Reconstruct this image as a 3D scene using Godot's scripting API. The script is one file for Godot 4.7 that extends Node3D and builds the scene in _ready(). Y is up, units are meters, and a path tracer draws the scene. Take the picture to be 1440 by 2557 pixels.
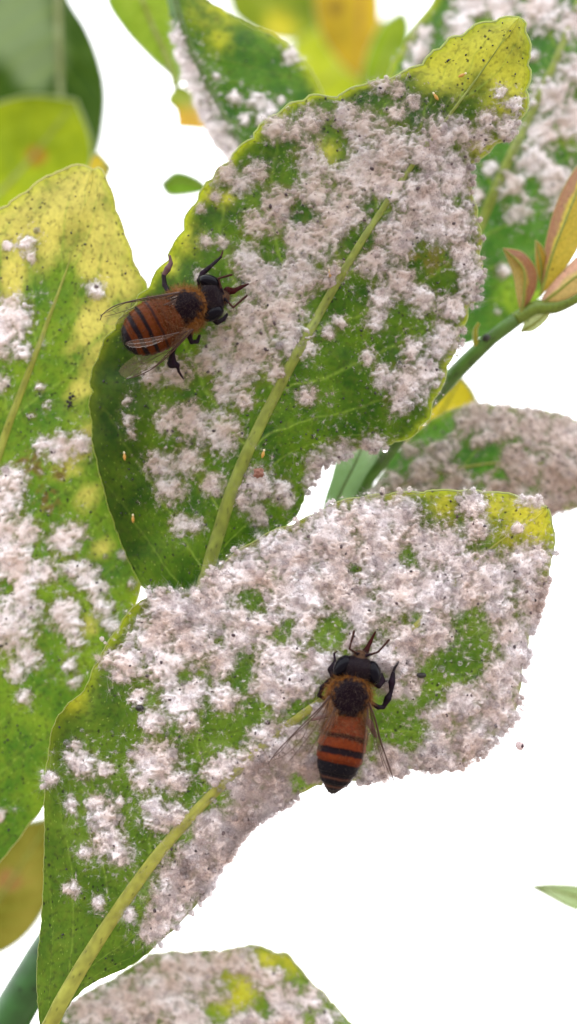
extends Node3D
# Two honey bees on waxy, whitefly-ridden citrus leaves seen from below against a white overcast sky.
# Layout is drawn on a sheet that hangs upright in the plant's own leaning frame (B), one sheet pixel = K mm at depth 0;
# depth z (mm) comes towards the viewer. Everything is then built in real metres.

const K := 0.03715
const D := 102.0
var B := Basis(Vector3.RIGHT, deg_to_rad(28.0))
var rng := RandomNumberGenerator.new()
var nz := FastNoiseLite.new()
var nz2 := FastNoiseLite.new()
var cell := FastNoiseLite.new()
var names := {}

class Buf:
	var v := PackedVector3Array()
	var uv := PackedVector2Array()
	var c := PackedColorArray()
	var ix := PackedInt32Array()

	func grid(first: int, rows: int, cols: int, wrap := false) -> void:
		var w := cols if wrap else cols + 1
		for r in rows:
			for q in cols:
				var a := first + r * w + q
				var b := first + r * w + ((q + 1) % w)
				var d := a + w
				var e := b + w
				ix.append_array(PackedInt32Array([a, e, b, a, d, e]))

	func tube(p: PackedVector3Array, rad: Array, sides: int, col: Color, flat := 1.0, up := Vector3(0, 0, 1)) -> void:
		var first := v.size()
		var n := p.size()
		var u := Vector3.ZERO
		for i in n:
			var t := (p[mini(i + 1, n - 1)] - p[maxi(i - 1, 0)]).normalized()
			u = up.cross(t) if i == 0 or flat != 1.0 else u - t * u.dot(t)
			if u.length() < 0.01:
				u = Vector3(0.3, 0.9, 0.2).cross(t)
			u = u.normalized()
			var w := t.cross(u)
			var f := float(i) / (n - 1) * (rad.size() - 1)
			var k := mini(int(f), rad.size() - 2)
			var r: float = lerpf(rad[k], rad[k + 1], f - k)
			for j in sides:
				var th := TAU * j / sides
				v.append(p[i] + (u * cos(th) + w * sin(th) * flat) * r)
				c.append(col)
				uv.append(Vector2(float(j) / sides, float(i) / (n - 1)))
		grid(first, n - 1, sides, true)
		for e in 2:
			var m := v.size()
			v.append(p[0] if e == 0 else p[n - 1])
			c.append(col)
			uv.append(Vector2.ZERO)
			var ring := first if e == 0 else first + (n - 1) * sides
			for j in sides:
				var a := ring + j
				var b := ring + (j + 1) % sides
				ix.append_array(PackedInt32Array([m, a, b] if e == 0 else [m, b, a]))

	func ball(at: Vector3, ax: Vector3, ay: Vector3, az: Vector3, rows: int, cols: int, col: Color) -> void:
		var first := v.size()
		for r in rows + 1:
			var la := PI * (float(r) / rows - 0.5)
			for q in cols:
				var lo := TAU * q / cols
				v.append(at + ax * cos(lo) * cos(la) + ay * sin(lo) * cos(la) + az * sin(la))
				c.append(col)
				uv.append(Vector2(float(q) / cols, float(r) / rows))
		grid(first, rows, cols, true)

	func turn() -> void:
		for i in range(0, ix.size(), 3):
			var t := ix[i]
			ix[i] = ix[i + 1]
			ix[i + 1] = t

	func normals() -> PackedVector3Array:
		var n := PackedVector3Array()
		n.resize(v.size())
		for i in range(0, ix.size(), 3):
			var a := ix[i]
			var b := ix[i + 1]
			var d := ix[i + 2]
			var f := (v[d] - v[a]).cross(v[b] - v[a])
			n[a] += f
			n[b] += f
			n[d] += f
		for i in n.size():
			n[i] = n[i].normalized()
		return n


func P(x: float, y: float, z: float) -> Vector3:
	var s := (D - z) / D * K
	return Vector3((x - 720.0) * s, (1278.5 - y) * s, z)


func mesh_of(b: Buf, origin: Vector3, local := false) -> ArrayMesh:
	var n := b.normals()
	var v := PackedVector3Array()
	v.resize(b.v.size())
	for i in v.size():
		if local:
			v[i] = b.v[i] * 0.001
		else:
			v[i] = B * (b.v[i] * 0.001) - origin
			n[i] = B * n[i]
	var a := []
	a.resize(Mesh.ARRAY_MAX)
	a[Mesh.ARRAY_VERTEX] = v
	a[Mesh.ARRAY_NORMAL] = n
	if b.uv.size() == v.size():
		a[Mesh.ARRAY_TEX_UV] = b.uv
	if b.c.size() == v.size():
		a[Mesh.ARRAY_COLOR] = b.c
	a[Mesh.ARRAY_INDEX] = b.ix
	var m := ArrayMesh.new()
	m.add_surface_from_arrays(Mesh.PRIMITIVE_TRIANGLES, a)
	return m


func numbered(called: String) -> String:
	names[called] = names.get(called, -1) + 1
	return called if names[called] == 0 else "%s_%03d" % [called, names[called]]


func thing(called: String, label: String, category: String, at: Vector3, group := "", kind := "") -> Node3D:
	var o := Node3D.new()
	o.name = numbered(called)
	add_child(o)
	o.position = B * (at * 0.001)
	o.set_meta("label", label)
	o.set_meta("category", category)
	if group:
		o.set_meta("group", group)
	if kind:
		o.set_meta("kind", kind)
	return o


func origin_of(o: Node) -> Vector3:
	var s := Vector3.ZERO
	while o is Node3D and o != self:
		s += o.position
		o = o.get_parent()
	return s


func part(called: String, b: Buf, m: Material, parent: Node3D, kind := "") -> MeshInstance3D:
	var o := MeshInstance3D.new()
	o.name = called
	o.mesh = mesh_of(b, origin_of(parent))
	o.material_override = m
	parent.add_child(o, true)
	if kind:
		o.set_meta("kind", kind)
	return o


func many(called: String, mesh: Mesh, m: Material, parent: Node3D, where: Array, tint: Array) -> void:
	var mm := MultiMesh.new()
	mm.transform_format = MultiMesh.TRANSFORM_3D
	mm.use_colors = true
	mm.mesh = mesh
	mm.instance_count = where.size()
	var o3 := origin_of(parent)
	for i in where.size():
		var t: Transform3D = where[i]
		var u := Transform3D(B * t.basis, B * (t.origin * 0.001) - o3)
		mm.set_instance_transform(i, u)
		mm.set_instance_color(i, tint[i])
	var o := MultiMeshInstance3D.new()
	o.name = called
	o.multimesh = mm
	o.material_override = m
	parent.add_child(o, true)
	o.set_meta("kind", "stuff")


func lin(r: float, g: float, b: float) -> Color:
	return Color(r, g, b).linear_to_srgb()


func mat(col: Color, rough := 0.6, back := 0.0, vertex := false) -> StandardMaterial3D:
	var m := StandardMaterial3D.new()
	m.albedo_color = col
	m.roughness = rough
	m.vertex_color_use_as_albedo = vertex
	m.cull_mode = BaseMaterial3D.CULL_DISABLED
	if back > 0.0:
		m.backlight_enabled = true
		m.backlight = Color(back, back, back)
	return m


func line2(p: Array, n: int) -> PackedVector2Array:
	var pts := PackedVector2Array()
	for i in range(0, p.size(), 2):
		pts.append(Vector2(p[i], p[i + 1]))
	var c := Curve2D.new()
	c.bake_interval = 3.0
	for i in pts.size():
		var a := pts[maxi(i - 1, 0)]
		var b := pts[mini(i + 1, pts.size() - 1)]
		var h := (b - a) / 6.0
		c.add_point(pts[i], -h, h)
	var out := PackedVector2Array()
	var l := c.get_baked_length()
	for i in n + 1:
		out.append(c.sample_baked(l * i / n, true))
	return out


func line3(p: Array, n: int) -> PackedVector3Array:
	var c := Curve3D.new()
	c.bake_interval = 0.05
	for i in p.size():
		var a: Vector3 = p[maxi(i - 1, 0)]
		var b: Vector3 = p[mini(i + 1, p.size() - 1)]
		var h := (b - a) / 6.0
		c.add_point(p[i], -h, h)
	var out := PackedVector3Array()
	var l := c.get_baked_length()
	for i in n + 1:
		out.append(c.sample_baked(l * i / n, true))
	return out


func along(a: Array, s: float) -> float:
	if a.size() == 1:
		return a[0]
	var f := clampf(s, 0.0, 1.0) * (a.size() - 1)
	var k := mini(int(f), a.size() - 2)
	return cubic_interpolate(a[k], a[k + 1], a[maxi(k - 1, 0)], a[mini(k + 2, a.size() - 1)], f - k)


# ---------------------------------------------------------------- leaves

class Leaf:
	var rows := 160
	var cols := 80
	var px := PackedVector2Array()
	var pt := PackedVector3Array()
	var nm := PackedVector3Array()
	var cov := PackedFloat32Array()
	var width := PackedFloat32Array()
	var node: Node3D
	var flip := false
	var near := PackedFloat32Array()
	var fleck := 0.0

	func at(s: float, t: float) -> Array:       # indices and weights of the four surrounding grid points
		var fs := clampf(s, 0.0, 1.0) * rows
		var ft := clampf(t * 0.5 + 0.5, 0.0, 1.0) * cols
		var r := mini(int(fs), rows - 1)
		var q := mini(int(ft), cols - 1)
		return [r * (cols + 1) + q, fs - r, ft - q]

	func pixel(s: float, t: float) -> Vector2:
		var a := at(s, t)
		var i: int = a[0]
		var w := cols + 1
		return px[i].lerp(px[i + 1], a[2]).lerp(px[i + w].lerp(px[i + w + 1], a[2]), a[1])

	func point(s: float, t: float) -> Vector3:
		var a := at(s, t)
		var i: int = a[0]
		var w := cols + 1
		var p := pt[i].lerp(pt[i + 1], a[2]).lerp(pt[i + w].lerp(pt[i + w + 1], a[2]), a[1])
		if absf(t) > 1.0:
			var k := i + 1 if t > 0.0 else i
			p += (pt[k] - pt[k - 1 if t > 0.0 else k + 1]) * (absf(t) - 1.0) * cols * 0.5
		return p

	func normal(s: float, t: float) -> Vector3:
		return nm[at(s, t)[0]]

	func cover(s: float, t: float) -> float:
		var a := at(s, t)
		var i: int = a[0]
		var w := cols + 1
		return lerpf(lerpf(cov[i], cov[i + 1], a[2]), lerpf(cov[i + w], cov[i + w + 1], a[2]), a[1])

	func find(x: float, y: float) -> Vector2:   # the (s, t) of the grid point nearest to a point of the sheet
		var best := 1e9
		var k := 0
		var p := Vector2(x, y)
		for i in px.size():
			var d := px[i].distance_squared_to(p)
			if d < best:
				best = d
				k = i
		return Vector2(float(k / (cols + 1)) / rows, float(k % (cols + 1)) / cols * 2.0 - 1.0)


func make_leaf(called: String, label: String, d: Dictionary) -> Leaf:
	var lf := Leaf.new()
	lf.rows = d.get("rows", 160)
	lf.cols = d.get("cols", 80)
	var n := lf.rows
	var mid := line2(d.mid, n)
	var le := line2(d.left, n)
	var ri := line2(d.right, n)
	var cren: float = d.get("crenate", 0.0)
	var step: float = d.get("scallop", 70.0)
	var ll := 0.0
	var lr := 0.0
	for i in n + 1:
		if i > 0:
			ll += le[i].distance_to(le[i - 1])
			lr += ri[i].distance_to(ri[i - 1])
		if cren > 0.0:
			var fade := smoothstep(0.12, 0.4, float(i) / n) * (1.0 - smoothstep(0.985, 1.0, float(i) / n))
			var wob := nz.get_noise_2d(ll * 0.6, 50.0) * 1.5
			var wo2 := nz.get_noise_2d(lr * 0.6, 150.0) * 1.5
			le[i] += (le[i] - mid[i]).normalized() * cren * fade * (sqrt(absf(sin(ll / step * PI + wob))) - 0.6)
			ri[i] += (ri[i] - mid[i]).normalized() * cren * fade * (sqrt(absf(sin(lr / step * PI + wo2))) - 0.6)
			le[i] += (le[i] - mid[i]).normalized() * 2.5 * nz2.get_noise_2d(ll * 1.6, 9.0)
			ri[i] += (ri[i] - mid[i]).normalized() * 2.5 * nz2.get_noise_2d(lr * 1.6, 59.0)
	var und: float = d.get("wave", 0.5)
	var zl: Array = d.get("zl", [0.0])
	var zr: Array = d.get("zr", [0.0])
	var nv: float = d.get("veins", 9.0)
	var b := Buf.new()
	for i in n + 1:
		var s := float(i) / n
		var zm := along(d.zm, s)
		var el := along(zl, s)
		var er := along(zr, s)
		lf.width.append(le[i].distance_to(ri[i]))
		for j in lf.cols + 1:
			var t := float(j) / lf.cols * 2.0 - 1.0
			var p := mid[i].lerp(le[i] if t < 0.0 else ri[i], absf(t))
			var q := (s - 0.2 * absf(t)) * nv
			var groove := exp(-pow((fposmod(q, 1.0) - 0.5) * 9.0, 2.0)) * (1.0 - absf(t)) * 0.12
			var z := zm + (el if t < 0.0 else er) * pow(absf(t), 1.4) + und * nz.get_noise_2d(p.x * 0.35 + d.zm[0] * 40.0, p.y * 0.35) + groove * und
			lf.px.append(p)
			lf.pt.append(P(p.x, p.y, z))
			b.uv.append(Vector2(t * 0.5 + 0.5, s))
	b.v = lf.pt
	b.grid(0, n, lf.cols)
	lf.nm = b.normals()
	if lf.nm[lf.nm.size() / 2].z < 0.0:      # the leaf hangs tip down: its underside still faces out
		lf.flip = true
		b.turn()
		for i in lf.nm.size():
			lf.nm[i] = -lf.nm[i]
	# cover of wax
	lf.cov.resize(lf.px.size())
	lf.near.resize(lf.px.size())
	lf.fleck = d.get("fleck", 0.4)
	var wax: Array = d.get("wax", [])
	var bare: Array = d.get("bare", [])
	for k in lf.px.size():
		var p := lf.px[k]
		var c := 0.0
		var c2 := 0.0
		for i in range(0, wax.size(), 3):
			var dx: float = absf(p.x - wax[i])
			var r: float = wax[i + 2]
			if dx < r * 2.4:
				var u := Vector2(dx, p.y - wax[i + 1]).length() / r
				c = maxf(c, 1.25 - u)
				c2 = maxf(c2, 2.4 - u)
		lf.near[k] = c2
		for i in range(0, bare.size(), 3):
			var dx: float = absf(p.x - bare[i])
			var r: float = bare[i + 2]
			if dx < r * 1.25:
				c -= maxf(0.0, 1.25 - Vector2(dx, p.y - bare[i + 1]).length() / r) * 0.9
		lf.cov[k] = clampf(c, 0.0, 1.0)
	var o := thing(called, label, "leaf", lf.pt[lf.cols / 2], "citrus leaves of one shrub")
	lf.node = o
	var m := mat(Color.WHITE, d.get("rough", 0.5), d.get("back", 0.9))
	m.albedo_texture = leaf_picture(lf, d)
	m.texture_repeat = false
	m.metallic_specular = 0.15 if d.get("far", false) else 0.32
	if not d.get("far", false):
		m.heightmap_enabled = true
		m.heightmap_texture = m.albedo_texture
		m.heightmap_scale = 0.012
	part("blade", b, m, o)
	# midrib, raised on this underside
	var rib: Array = d.get("rib", [0.8, 0.5, 0.35, 0.08])
	var p3 := PackedVector3Array()
	for i in range(0, n + 1, 2):
		var s := float(i) / n
		if s > d.get("rib_end", 0.97):
			break
		var k := i * (lf.cols + 1) + lf.cols / 2
		p3.append(lf.pt[k] + lf.nm[k] * 0.08)
	var rb := Buf.new()
	rb.tube(p3, rib, 12, Color.WHITE, 0.36)
	var rm := mat(d.get("rib_color", lin(0.30, 0.36, 0.055)), 0.5, 0.5)
	rm.albedo_texture = fibre_picture()
	part("midrib", rb, rm, o)
	if d.has("margin"):
		var mb := Buf.new()
		for side in [0, lf.cols]:
			var e := PackedVector3Array()
			for i in n + 1:
				e.append(lf.pt[i * (lf.cols + 1) + side])
			var wd: float = d.get("margin_width", 0.15)
			mb.tube(e, [wd * 0.25, wd * 0.4, wd * 0.6, wd * 0.9, wd], 6, Color.WHITE)
		var mm := mat(d.margin, 0.6, 0.9)
		mm.metallic_specular = 0.2
		part("margin", mb, mm, o)
	return lf


var fibres: ImageTexture
func fibre_picture() -> ImageTexture:
	if fibres:
		return fibres
	var data := PackedByteArray()
	for y in 256:
		for x in 32:
			var g := 0.90 + 0.10 * nz.get_noise_2d(x * 14.0, y * 1.5) + 0.12 * nz2.get_noise_2d(x * 3.0, y * 5.0)
			if cell.get_noise_2d(x * 1.0, y * 2.0) < -0.93:
				g *= 0.7
			var k := int(clampf(g, 0.0, 1.0) * 255)
			data.append_array(PackedByteArray([k, k, int(k * 0.96)]))
	fibres = ImageTexture.create_from_image(Image.create_from_data(32, 256, false, Image.FORMAT_RGB8, data))
	return fibres


func leaf_picture(lf: Leaf, d: Dictionary) -> ImageTexture:
	var tw: int = d.get("tw", 160)
	var th: int = d.get("th", 256)
	var dark: Color = d.get("dark", Color(0.035, 0.115, 0.010))
	var green: Color = d.get("green", Color(0.075, 0.205, 0.012))
	var yellow: Color = d.get("yellow", Color(0.52, 0.47, 0.035))
	var blobs: Array = d.get("yellow_at", [])
	var third: Color = d.get("third", Color(0.3, 0.3, 0.3))
	var blob3: Array = d.get("third_at", [])
	var nv: float = d.get("veins", 9.0)
	var keep: float = d.get("green_veins", 0.0)
	var far: bool = d.get("far", false)
	var dirt: float = d.get("dirt", 0.5)
	var lum: Color = d.get("vein_color", Color(0.2, 0.3, 0.04))
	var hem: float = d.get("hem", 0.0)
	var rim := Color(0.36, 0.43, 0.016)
	var soot := Color(0.012, 0.012, 0.010)
	var olive := Color(0.10, 0.085, 0.018)
	var data := PackedByteArray()
	data.resize(tw * th * 3)
	var k := 0
	for y in th:
		var s := (y + 0.5) / th
		for x in tw:
			var t := (x + 0.5) / tw * 2.0 - 1.0
			var p := lf.pixel(s, t)
			var n1 := nz.get_noise_2d(p.x * 0.9, p.y * 0.9)
			var n2 := nz2.get_noise_2d(p.x, p.y)
			var c := dark.lerp(green, clampf(0.5 + n1 * 0.8 + n2 * 0.18, 0.0, 1.0))
			var yl := 0.0
			for i in range(0, blobs.size(), 3):
				var r: float = blobs[i + 2]
				var q: float = Vector2(p.x - blobs[i], p.y - blobs[i + 1]).length() / r
				if q < 1.8:
					yl = maxf(yl, (1.8 - q) * (0.8 if r > 65.0 else 0.52))
			var vq := fposmod((s - 0.2 * absf(t) - 0.06 * t * t + 0.012 * n1) * nv, 1.0) - 0.5
			if keep > 0.0:
				yl -= keep * (1.0 - smoothstep(0.80, 0.93, s)) * (0.8 * exp(-pow(vq * 4.0, 2.0)) * (1.0 - 0.4 * absf(t)) + 1.3 * exp(-pow(t * 5.0, 2.0)))
			yl = smoothstep(0.0, 1.2, yl * (1.0 + 0.4 * n1 + 0.15 * n2) + (n1 * 0.22 + n2 * 0.08) * minf(1.0, maxf(0.0, yl) * 2.0))
			c = c.lerp(yellow * (1.0 + 0.25 * n1), yl)
			var y3 := 0.0
			for i in range(0, blob3.size(), 3):
				var r: float = blob3[i + 2]
				var q: float = Vector2(p.x - blob3[i], p.y - blob3[i + 1]).length() / r
				if q < 1.5:
					y3 = maxf(y3, (1.5 - q) * (1.0 if far else 0.75 + 0.9 * n2))
			if d.has("third_side"):
				y3 = maxf(y3, 1.1 * smoothstep(0.0, 0.55, t * float(d.third_side)) + 0.3 * n2)
			c = c.lerp(third, smoothstep(0.1, 1.0, y3 + n1 * 0.4))
			c = c.lerp(lum, exp(-pow(vq * 26.0, 2.0)) * (1.0 - 0.7 * absf(t)) * 0.5)
			if hem > 0.0:      # the thin rim is paler, its backlit lime glow painted into the colour
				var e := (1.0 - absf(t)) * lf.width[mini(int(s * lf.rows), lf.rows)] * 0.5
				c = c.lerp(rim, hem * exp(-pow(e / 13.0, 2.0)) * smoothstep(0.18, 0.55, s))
			if not far:
				# fine net of veins, oil glands, soot specks and sticky brown grime round the wax
				var net := nz2.get_noise_2d(p.x * 2.3 + 300.0, p.y * 2.3)
				c = c * (1.0 + 0.16 * net)
				var g := cell.get_noise_2d(p.x * 0.62, p.y * 0.62)
				if g < -0.955:
					c = c.lerp(Color(0.42, 0.55, 0.12), 0.55)
				var cv := lf.cover(s, t)
				c = c.lerp(olive, clampf(dirt * (smoothstep(0.02, 0.35, cv) * 0.6 + 0.35 * n2), 0.0, 0.6))
				c = c.lerp(soot, dirt * 0.55 * smoothstep(0.30, 0.65, nz2.get_noise_2d(p.x * 1.3 + 700.0, p.y * 1.3) + 0.25 * cv + 0.2 * exp(-pow(vq * 9.0, 2.0))))
				var sp := cell.get_noise_2d(p.x * 0.30 + 900.0, p.y * 0.30)
				var sm := nz.get_noise_2d(p.x * 1.4 + 70.0, p.y * 1.4)
				if sp + 0.05 * net < -0.975 + 0.05 * dirt + 0.06 * sm and sm > 0.05 - 0.3 * cv:
					c = c.lerp(soot, 0.85)
			c = c.linear_to_srgb()
			data[k] = int(clampf(c.r, 0.0, 1.0) * 255.0)
			data[k + 1] = int(clampf(c.g, 0.0, 1.0) * 255.0)
			data[k + 2] = int(clampf(c.b, 0.0, 1.0) * 255.0)
			k += 3
	return ImageTexture.create_from_image(Image.create_from_data(tw, th, false, Image.FORMAT_RGB8, data))


# ---------------------------------------------------------------- wax, fibres, honeydew, black cases

var lump_meshes := []
var tuft_meshes := []
var case_mesh: ArrayMesh
var globe_mesh: ArrayMesh
var wax_mat: StandardMaterial3D
var veil_mat: StandardMaterial3D
var fibre_mat: StandardMaterial3D
var case_mat: StandardMaterial3D
var globe_mat: StandardMaterial3D


func stock() -> void:
	for k in 4:
		var b := Buf.new()
		b.ball(Vector3.ZERO, Vector3(1, 0, 0), Vector3(0, 1, 0), Vector3(0, 0, 1), 12, 16, Color.WHITE)
		for i in b.v.size():
			var u := b.v[i]
			var q := u * 26.0 + Vector3(k * 90.0, 0, 0)
			var r := 0.85 + 0.55 * nz2.get_noise_3d(q.x * 1.4, q.y * 1.4, q.z * 1.4) + 0.35 * nz2.get_noise_3d(q.x * 4.0, q.y * 4.0, q.z * 4.0)
			b.v[i] = u * r
		lump_meshes.append(mesh_of(b, Vector3.ZERO, true))
	for k in 3:
		var b := Buf.new()
		for i in 46:
			var dir := Vector3(rng.randfn(), rng.randfn(), rng.randfn() * 0.8 + 0.3).normalized()
			var side := dir.cross(Vector3(rng.randfn(), rng.randfn(), rng.randfn())).normalized()
			var bend := Vector3(rng.randfn(), rng.randfn(), rng.randfn()) * 0.9
			var len := rng.randf_range(0.4, 1.25)
			var f := b.v.size()
			for j in 5:
				var u := j / 4.0
				var p := dir * len * u + bend * u * u * len + side.cross(dir) * sin(u * 9.0) * 0.14
				var w := 0.022 * (1.0 - 0.7 * u)
				b.v.append(p - side * w)
				b.v.append(p + side * w)
			for c in 10:
				b.c.append(Color.WHITE)
			b.grid(f, 4, 1)
		tuft_meshes.append(mesh_of(b, Vector3.ZERO, true))
	var cb := Buf.new()
	cb.ball(Vector3.ZERO, Vector3(1, 0, 0), Vector3(0, 0.72, 0), Vector3(0, 0, 0.6), 6, 10, Color.WHITE)
	case_mesh = mesh_of(cb, Vector3.ZERO, true)
	var gb := Buf.new()
	gb.ball(Vector3.ZERO, Vector3(1, 0, 0), Vector3(0, 1, 0), Vector3(0, 0, 1), 14, 20, Color.WHITE)
	globe_mesh = mesh_of(gb, Vector3.ZERO, true)
	wax_mat = mat(Color(1, 1, 1, 0.55), 0.6, 0.6, true)
	wax_mat.transparency = BaseMaterial3D.TRANSPARENCY_ALPHA
	veil_mat = mat(Color.WHITE, 0.7, 0.25, true)
	veil_mat.transparency = BaseMaterial3D.TRANSPARENCY_ALPHA
	fibre_mat = mat(Color(1, 1, 1, 0.42), 0.5, 0.8, true)
	fibre_mat.transparency = BaseMaterial3D.TRANSPARENCY_ALPHA
	case_mat = mat(Color.WHITE, 0.3, 0.0, true)
	globe_mat = mat(Color(0.97, 0.95, 0.96, 0.08), 0.04)
	globe_mat.refraction_enabled = true
	globe_mat.refraction_scale = 0.035


func density(lf: Leaf, s: float, t: float, p: Vector2) -> float:
	var c := lf.cover(s, t)
	var out := 0.0
	var n := nz2.get_noise_2d(p.x * 2.4, p.y * 2.4)
	if c > 0.0:
		out = smoothstep(0.10, 1.04, c + 0.44 * nz2.get_noise_2d(p.x * 1.1 + 40.0, p.y * 1.1) + 0.24 * n)
	if lf.fleck > 0.0:
		var nr := lf.near[lf.at(s, t)[0]]
		if nr > 0.0:
			var f := nz2.get_noise_2d(p.x * 1.5 + 400.0, p.y * 1.5 - 700.0) + 0.4 * n
			out = maxf(out, smoothstep(0.20, 0.85, f) * minf(1.0, nr * 0.9) * lf.fleck)
	return out


func wax_height(p: Vector2, dn: float) -> float:
	var bump := 0.5 - 0.5 * cell.get_noise_2d(p.x * 0.30, p.y * 0.30)
	var fine := 0.5 - 0.5 * cell.get_noise_2d(p.x * 0.75 + 500.0, p.y * 0.75)
	var big := 0.5 + nz2.get_noise_2d(p.x * 0.45 + 90.0, p.y * 0.45)
	return relief * dn * (0.05 + 0.15 * bump * bump + 0.07 * fine + 0.55 * clampf(big, 0.0, 1.0))


var tone := 1.0
var relief := 1.0
func wax_color(p: Vector2, dn: float, warm: float) -> Color:
	var n := nz.get_noise_2d(p.x * 1.1 + 700.0, p.y * 1.1)
	var c := Color(0.90, 0.87, 0.905).lerp(Color(0.76, 0.645, 0.605), clampf(warm + n * 0.9, 0.0, 1.0))
	return c * tone * (0.94 + 0.12 * nz2.get_noise_2d(p.x * 3.0, p.y * 3.0))


func add_wax(lf: Leaf, label: String, d: Dictionary) -> void:
	var o := thing("wax_fluff", label, "insect wax", lf.node.position * B * 1000.0, "woolly whitefly wax on the leaves", "stuff")
	var warm: float = d.get("warm", 0.35)
	var film: float = d.get("film", 1.0)
	tone = d.get("tone", 1.0)
	relief = d.get("relief", 0.85)
	var slope: float = d.get("slope", 0.0)
	var gr: int = d.get("grid_rows", 480)
	var gc: int = d.get("grid_cols", 240)
	var b := Buf.new()
	var id := PackedInt32Array()
	id.resize((gr + 1) * (gc + 1))
	id.fill(-1)
	for i in gr + 1:
		var s := float(i) / gr
		for j in gc + 1:
			var t := float(j) / gc * 2.0 - 1.0
			if lf.near[lf.at(s, t)[0]] <= 0.0:
				continue
			var p := lf.pixel(s, t)
			var dn := density(lf, s, t, p)
			if dn <= 0.004:
				continue
			id[i * (gc + 1) + j] = b.v.size()
			b.v.append(lf.point(s, t) + lf.normal(s, t) * (0.02 + wax_height(p, dn)))
			var c := wax_color(p, dn, warm - slope * t)
			c.a = clampf(pow(dn, 1.1) * 1.12 * (film + 0.3 * slope * t), 0.0, 0.98)
			b.c.append(c)
	for i in gr:
		for j in gc:
			var k := i * (gc + 1) + j
			var a := id[k]
			var e := id[k + 1]
			var f := id[k + gc + 1]
			var g := id[k + gc + 2]
			if a >= 0 and e >= 0 and f >= 0 and g >= 0:
				b.ix.append_array(PackedInt32Array([a, g, e, a, f, g]))
	if lf.flip:
		b.turn()
	if b.ix.size():
		part("crust", b, veil_mat, o, "stuff")
	# scattered granules, fibre tufts, globules and dark cases
	var wmax := 1.0
	for w in lf.width:
		wmax = maxf(wmax, w)
	var lumps := [[], [], [], []]
	var ltint := [[], [], [], []]
	var tufts := [[], [], []]
	var ttint := [[], [], []]
	var globes := []
	var gtint := []
	var cases := []
	var ctint := []
	var smax: float = d.get("smax", 1.0)
	for k in int(d.get("tries", 60000)):
		var s := rng.randf_range(d.get("smin", 0.0), smax)
		if rng.randf() * wmax > lf.width[int(s * lf.rows)]:
			continue
		var t := rng.randf_range(-1.03, 1.03)
		var p := lf.pixel(s, t)
		var dn := density(lf, s, t, p)
		var n := lf.normal(s, t)
		var pick := rng.randf()
		if dn > 0.02 and rng.randf() < dn + 0.05:
			var h := wax_height(p, dn)
			var at := lf.point(s, t)
			var c := wax_color(p, dn, warm)
			if pick < d.get("lump_share", 0.42):
				if dn < 0.45 or rng.randf() > 0.08 + 0.45 * smoothstep(-0.1, 0.5, nz.get_noise_2d(p.x * 2.2 + 40.0, p.y * 2.2 - 90.0)):
					continue
				var sz: float = rng.randf_range(0.04, 0.13) * (0.6 + 0.7 * dn) * d.get("grain", 1.0)
				if rng.randf() < 0.12:
					sz *= 1.7
				var q := rng.randi() % 4
				var bs := Basis.from_euler(Vector3(rng.randf() * TAU, rng.randf() * TAU, rng.randf() * TAU)).scaled(Vector3(sz, sz, sz))
				lumps[q].append(Transform3D(bs, at + n * (h * rng.randf_range(0.6, 1.15))))
				ltint[q].append(c.lerp(Color(0.86, 0.84, 0.87) * tone, 0.35) * rng.randf_range(0.94, 1.05))
			elif pick < 0.92:
				if rng.randf() > 0.8:
					continue
				var sz := rng.randf_range(0.15, 0.5)
				var q := rng.randi() % 3
				var bs := Basis(Vector3(0, 0, 1), rng.randf() * TAU).scaled(Vector3(sz, sz, sz))
				tufts[q].append(Transform3D(bs, at + n * h * rng.randf_range(0.5, 1.0)))
				ttint[q].append(c * 1.05)
			elif pick < 0.92 + d.get("globules", 0.006):
				var sz := 0.10 + 0.34 * rng.randf() * rng.randf()
				globes.append(Transform3D(Basis().scaled(Vector3(sz, sz, sz)), at + n * (h + sz * 0.5)))
				gtint.append(Color.WHITE)
			elif pick > 1.0 - d.get("cases", 0.004):
				var sz := 0.06 + 0.20 * rng.randf() * rng.randf()
				cases.append(Transform3D(Basis.from_euler(Vector3(rng.randfn() * 0.4, rng.randfn() * 0.4, rng.randf() * TAU)).scaled(Vector3(sz, sz, sz)), at + n * (h + 0.08)))
				ctint.append(Color(0.02, 0.014, 0.022).lerp(Color(0.10, 0.05, 0.06), rng.randf() * 0.6))
		elif pick > 1.0 - d.get("loose_cases", 0.002) and absf(t) < 0.97 and nz2.get_noise_2d(p.x * 0.6 + 30.0, p.y * 0.6) > 0.10:
			var sz := 0.05 + 0.13 * rng.randf() * rng.randf()
			cases.append(Transform3D(Basis.from_euler(Vector3(rng.randfn() * 0.3, rng.randfn() * 0.3, rng.randf() * TAU)).scaled(Vector3(sz, sz, sz)), lf.point(s, t) + n * 0.06))
			ctint.append(Color(0.015, 0.014, 0.02))
	for k in int(d.get("crumbs", 0)):           # crumbs that stick out over the rim
		var s := rng.randf()
		var side := 1.0 if rng.randf() < 0.8 else -1.0
		var p := lf.pixel(s, side)
		var dn := density(lf, s, side, p)
		if dn < 0.35 or nz2.get_noise_2d(p.x * 1.5, p.y * 1.5) < -0.15:
			continue
		var at := lf.point(s, side * (1.0 + rng.randf() * rng.randf() * 0.055)) + lf.normal(s, side) * rng.randf_range(-0.1, 0.6)
		var q := rng.randi() % 4
		var sz := rng.randf_range(0.08, 0.28)
		lumps[q].append(Transform3D(Basis.from_euler(Vector3(rng.randf() * TAU, rng.randf() * TAU, 0)).scaled(Vector3(sz, sz, sz)), at))
		ltint[q].append(wax_color(p, dn, warm))
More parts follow.
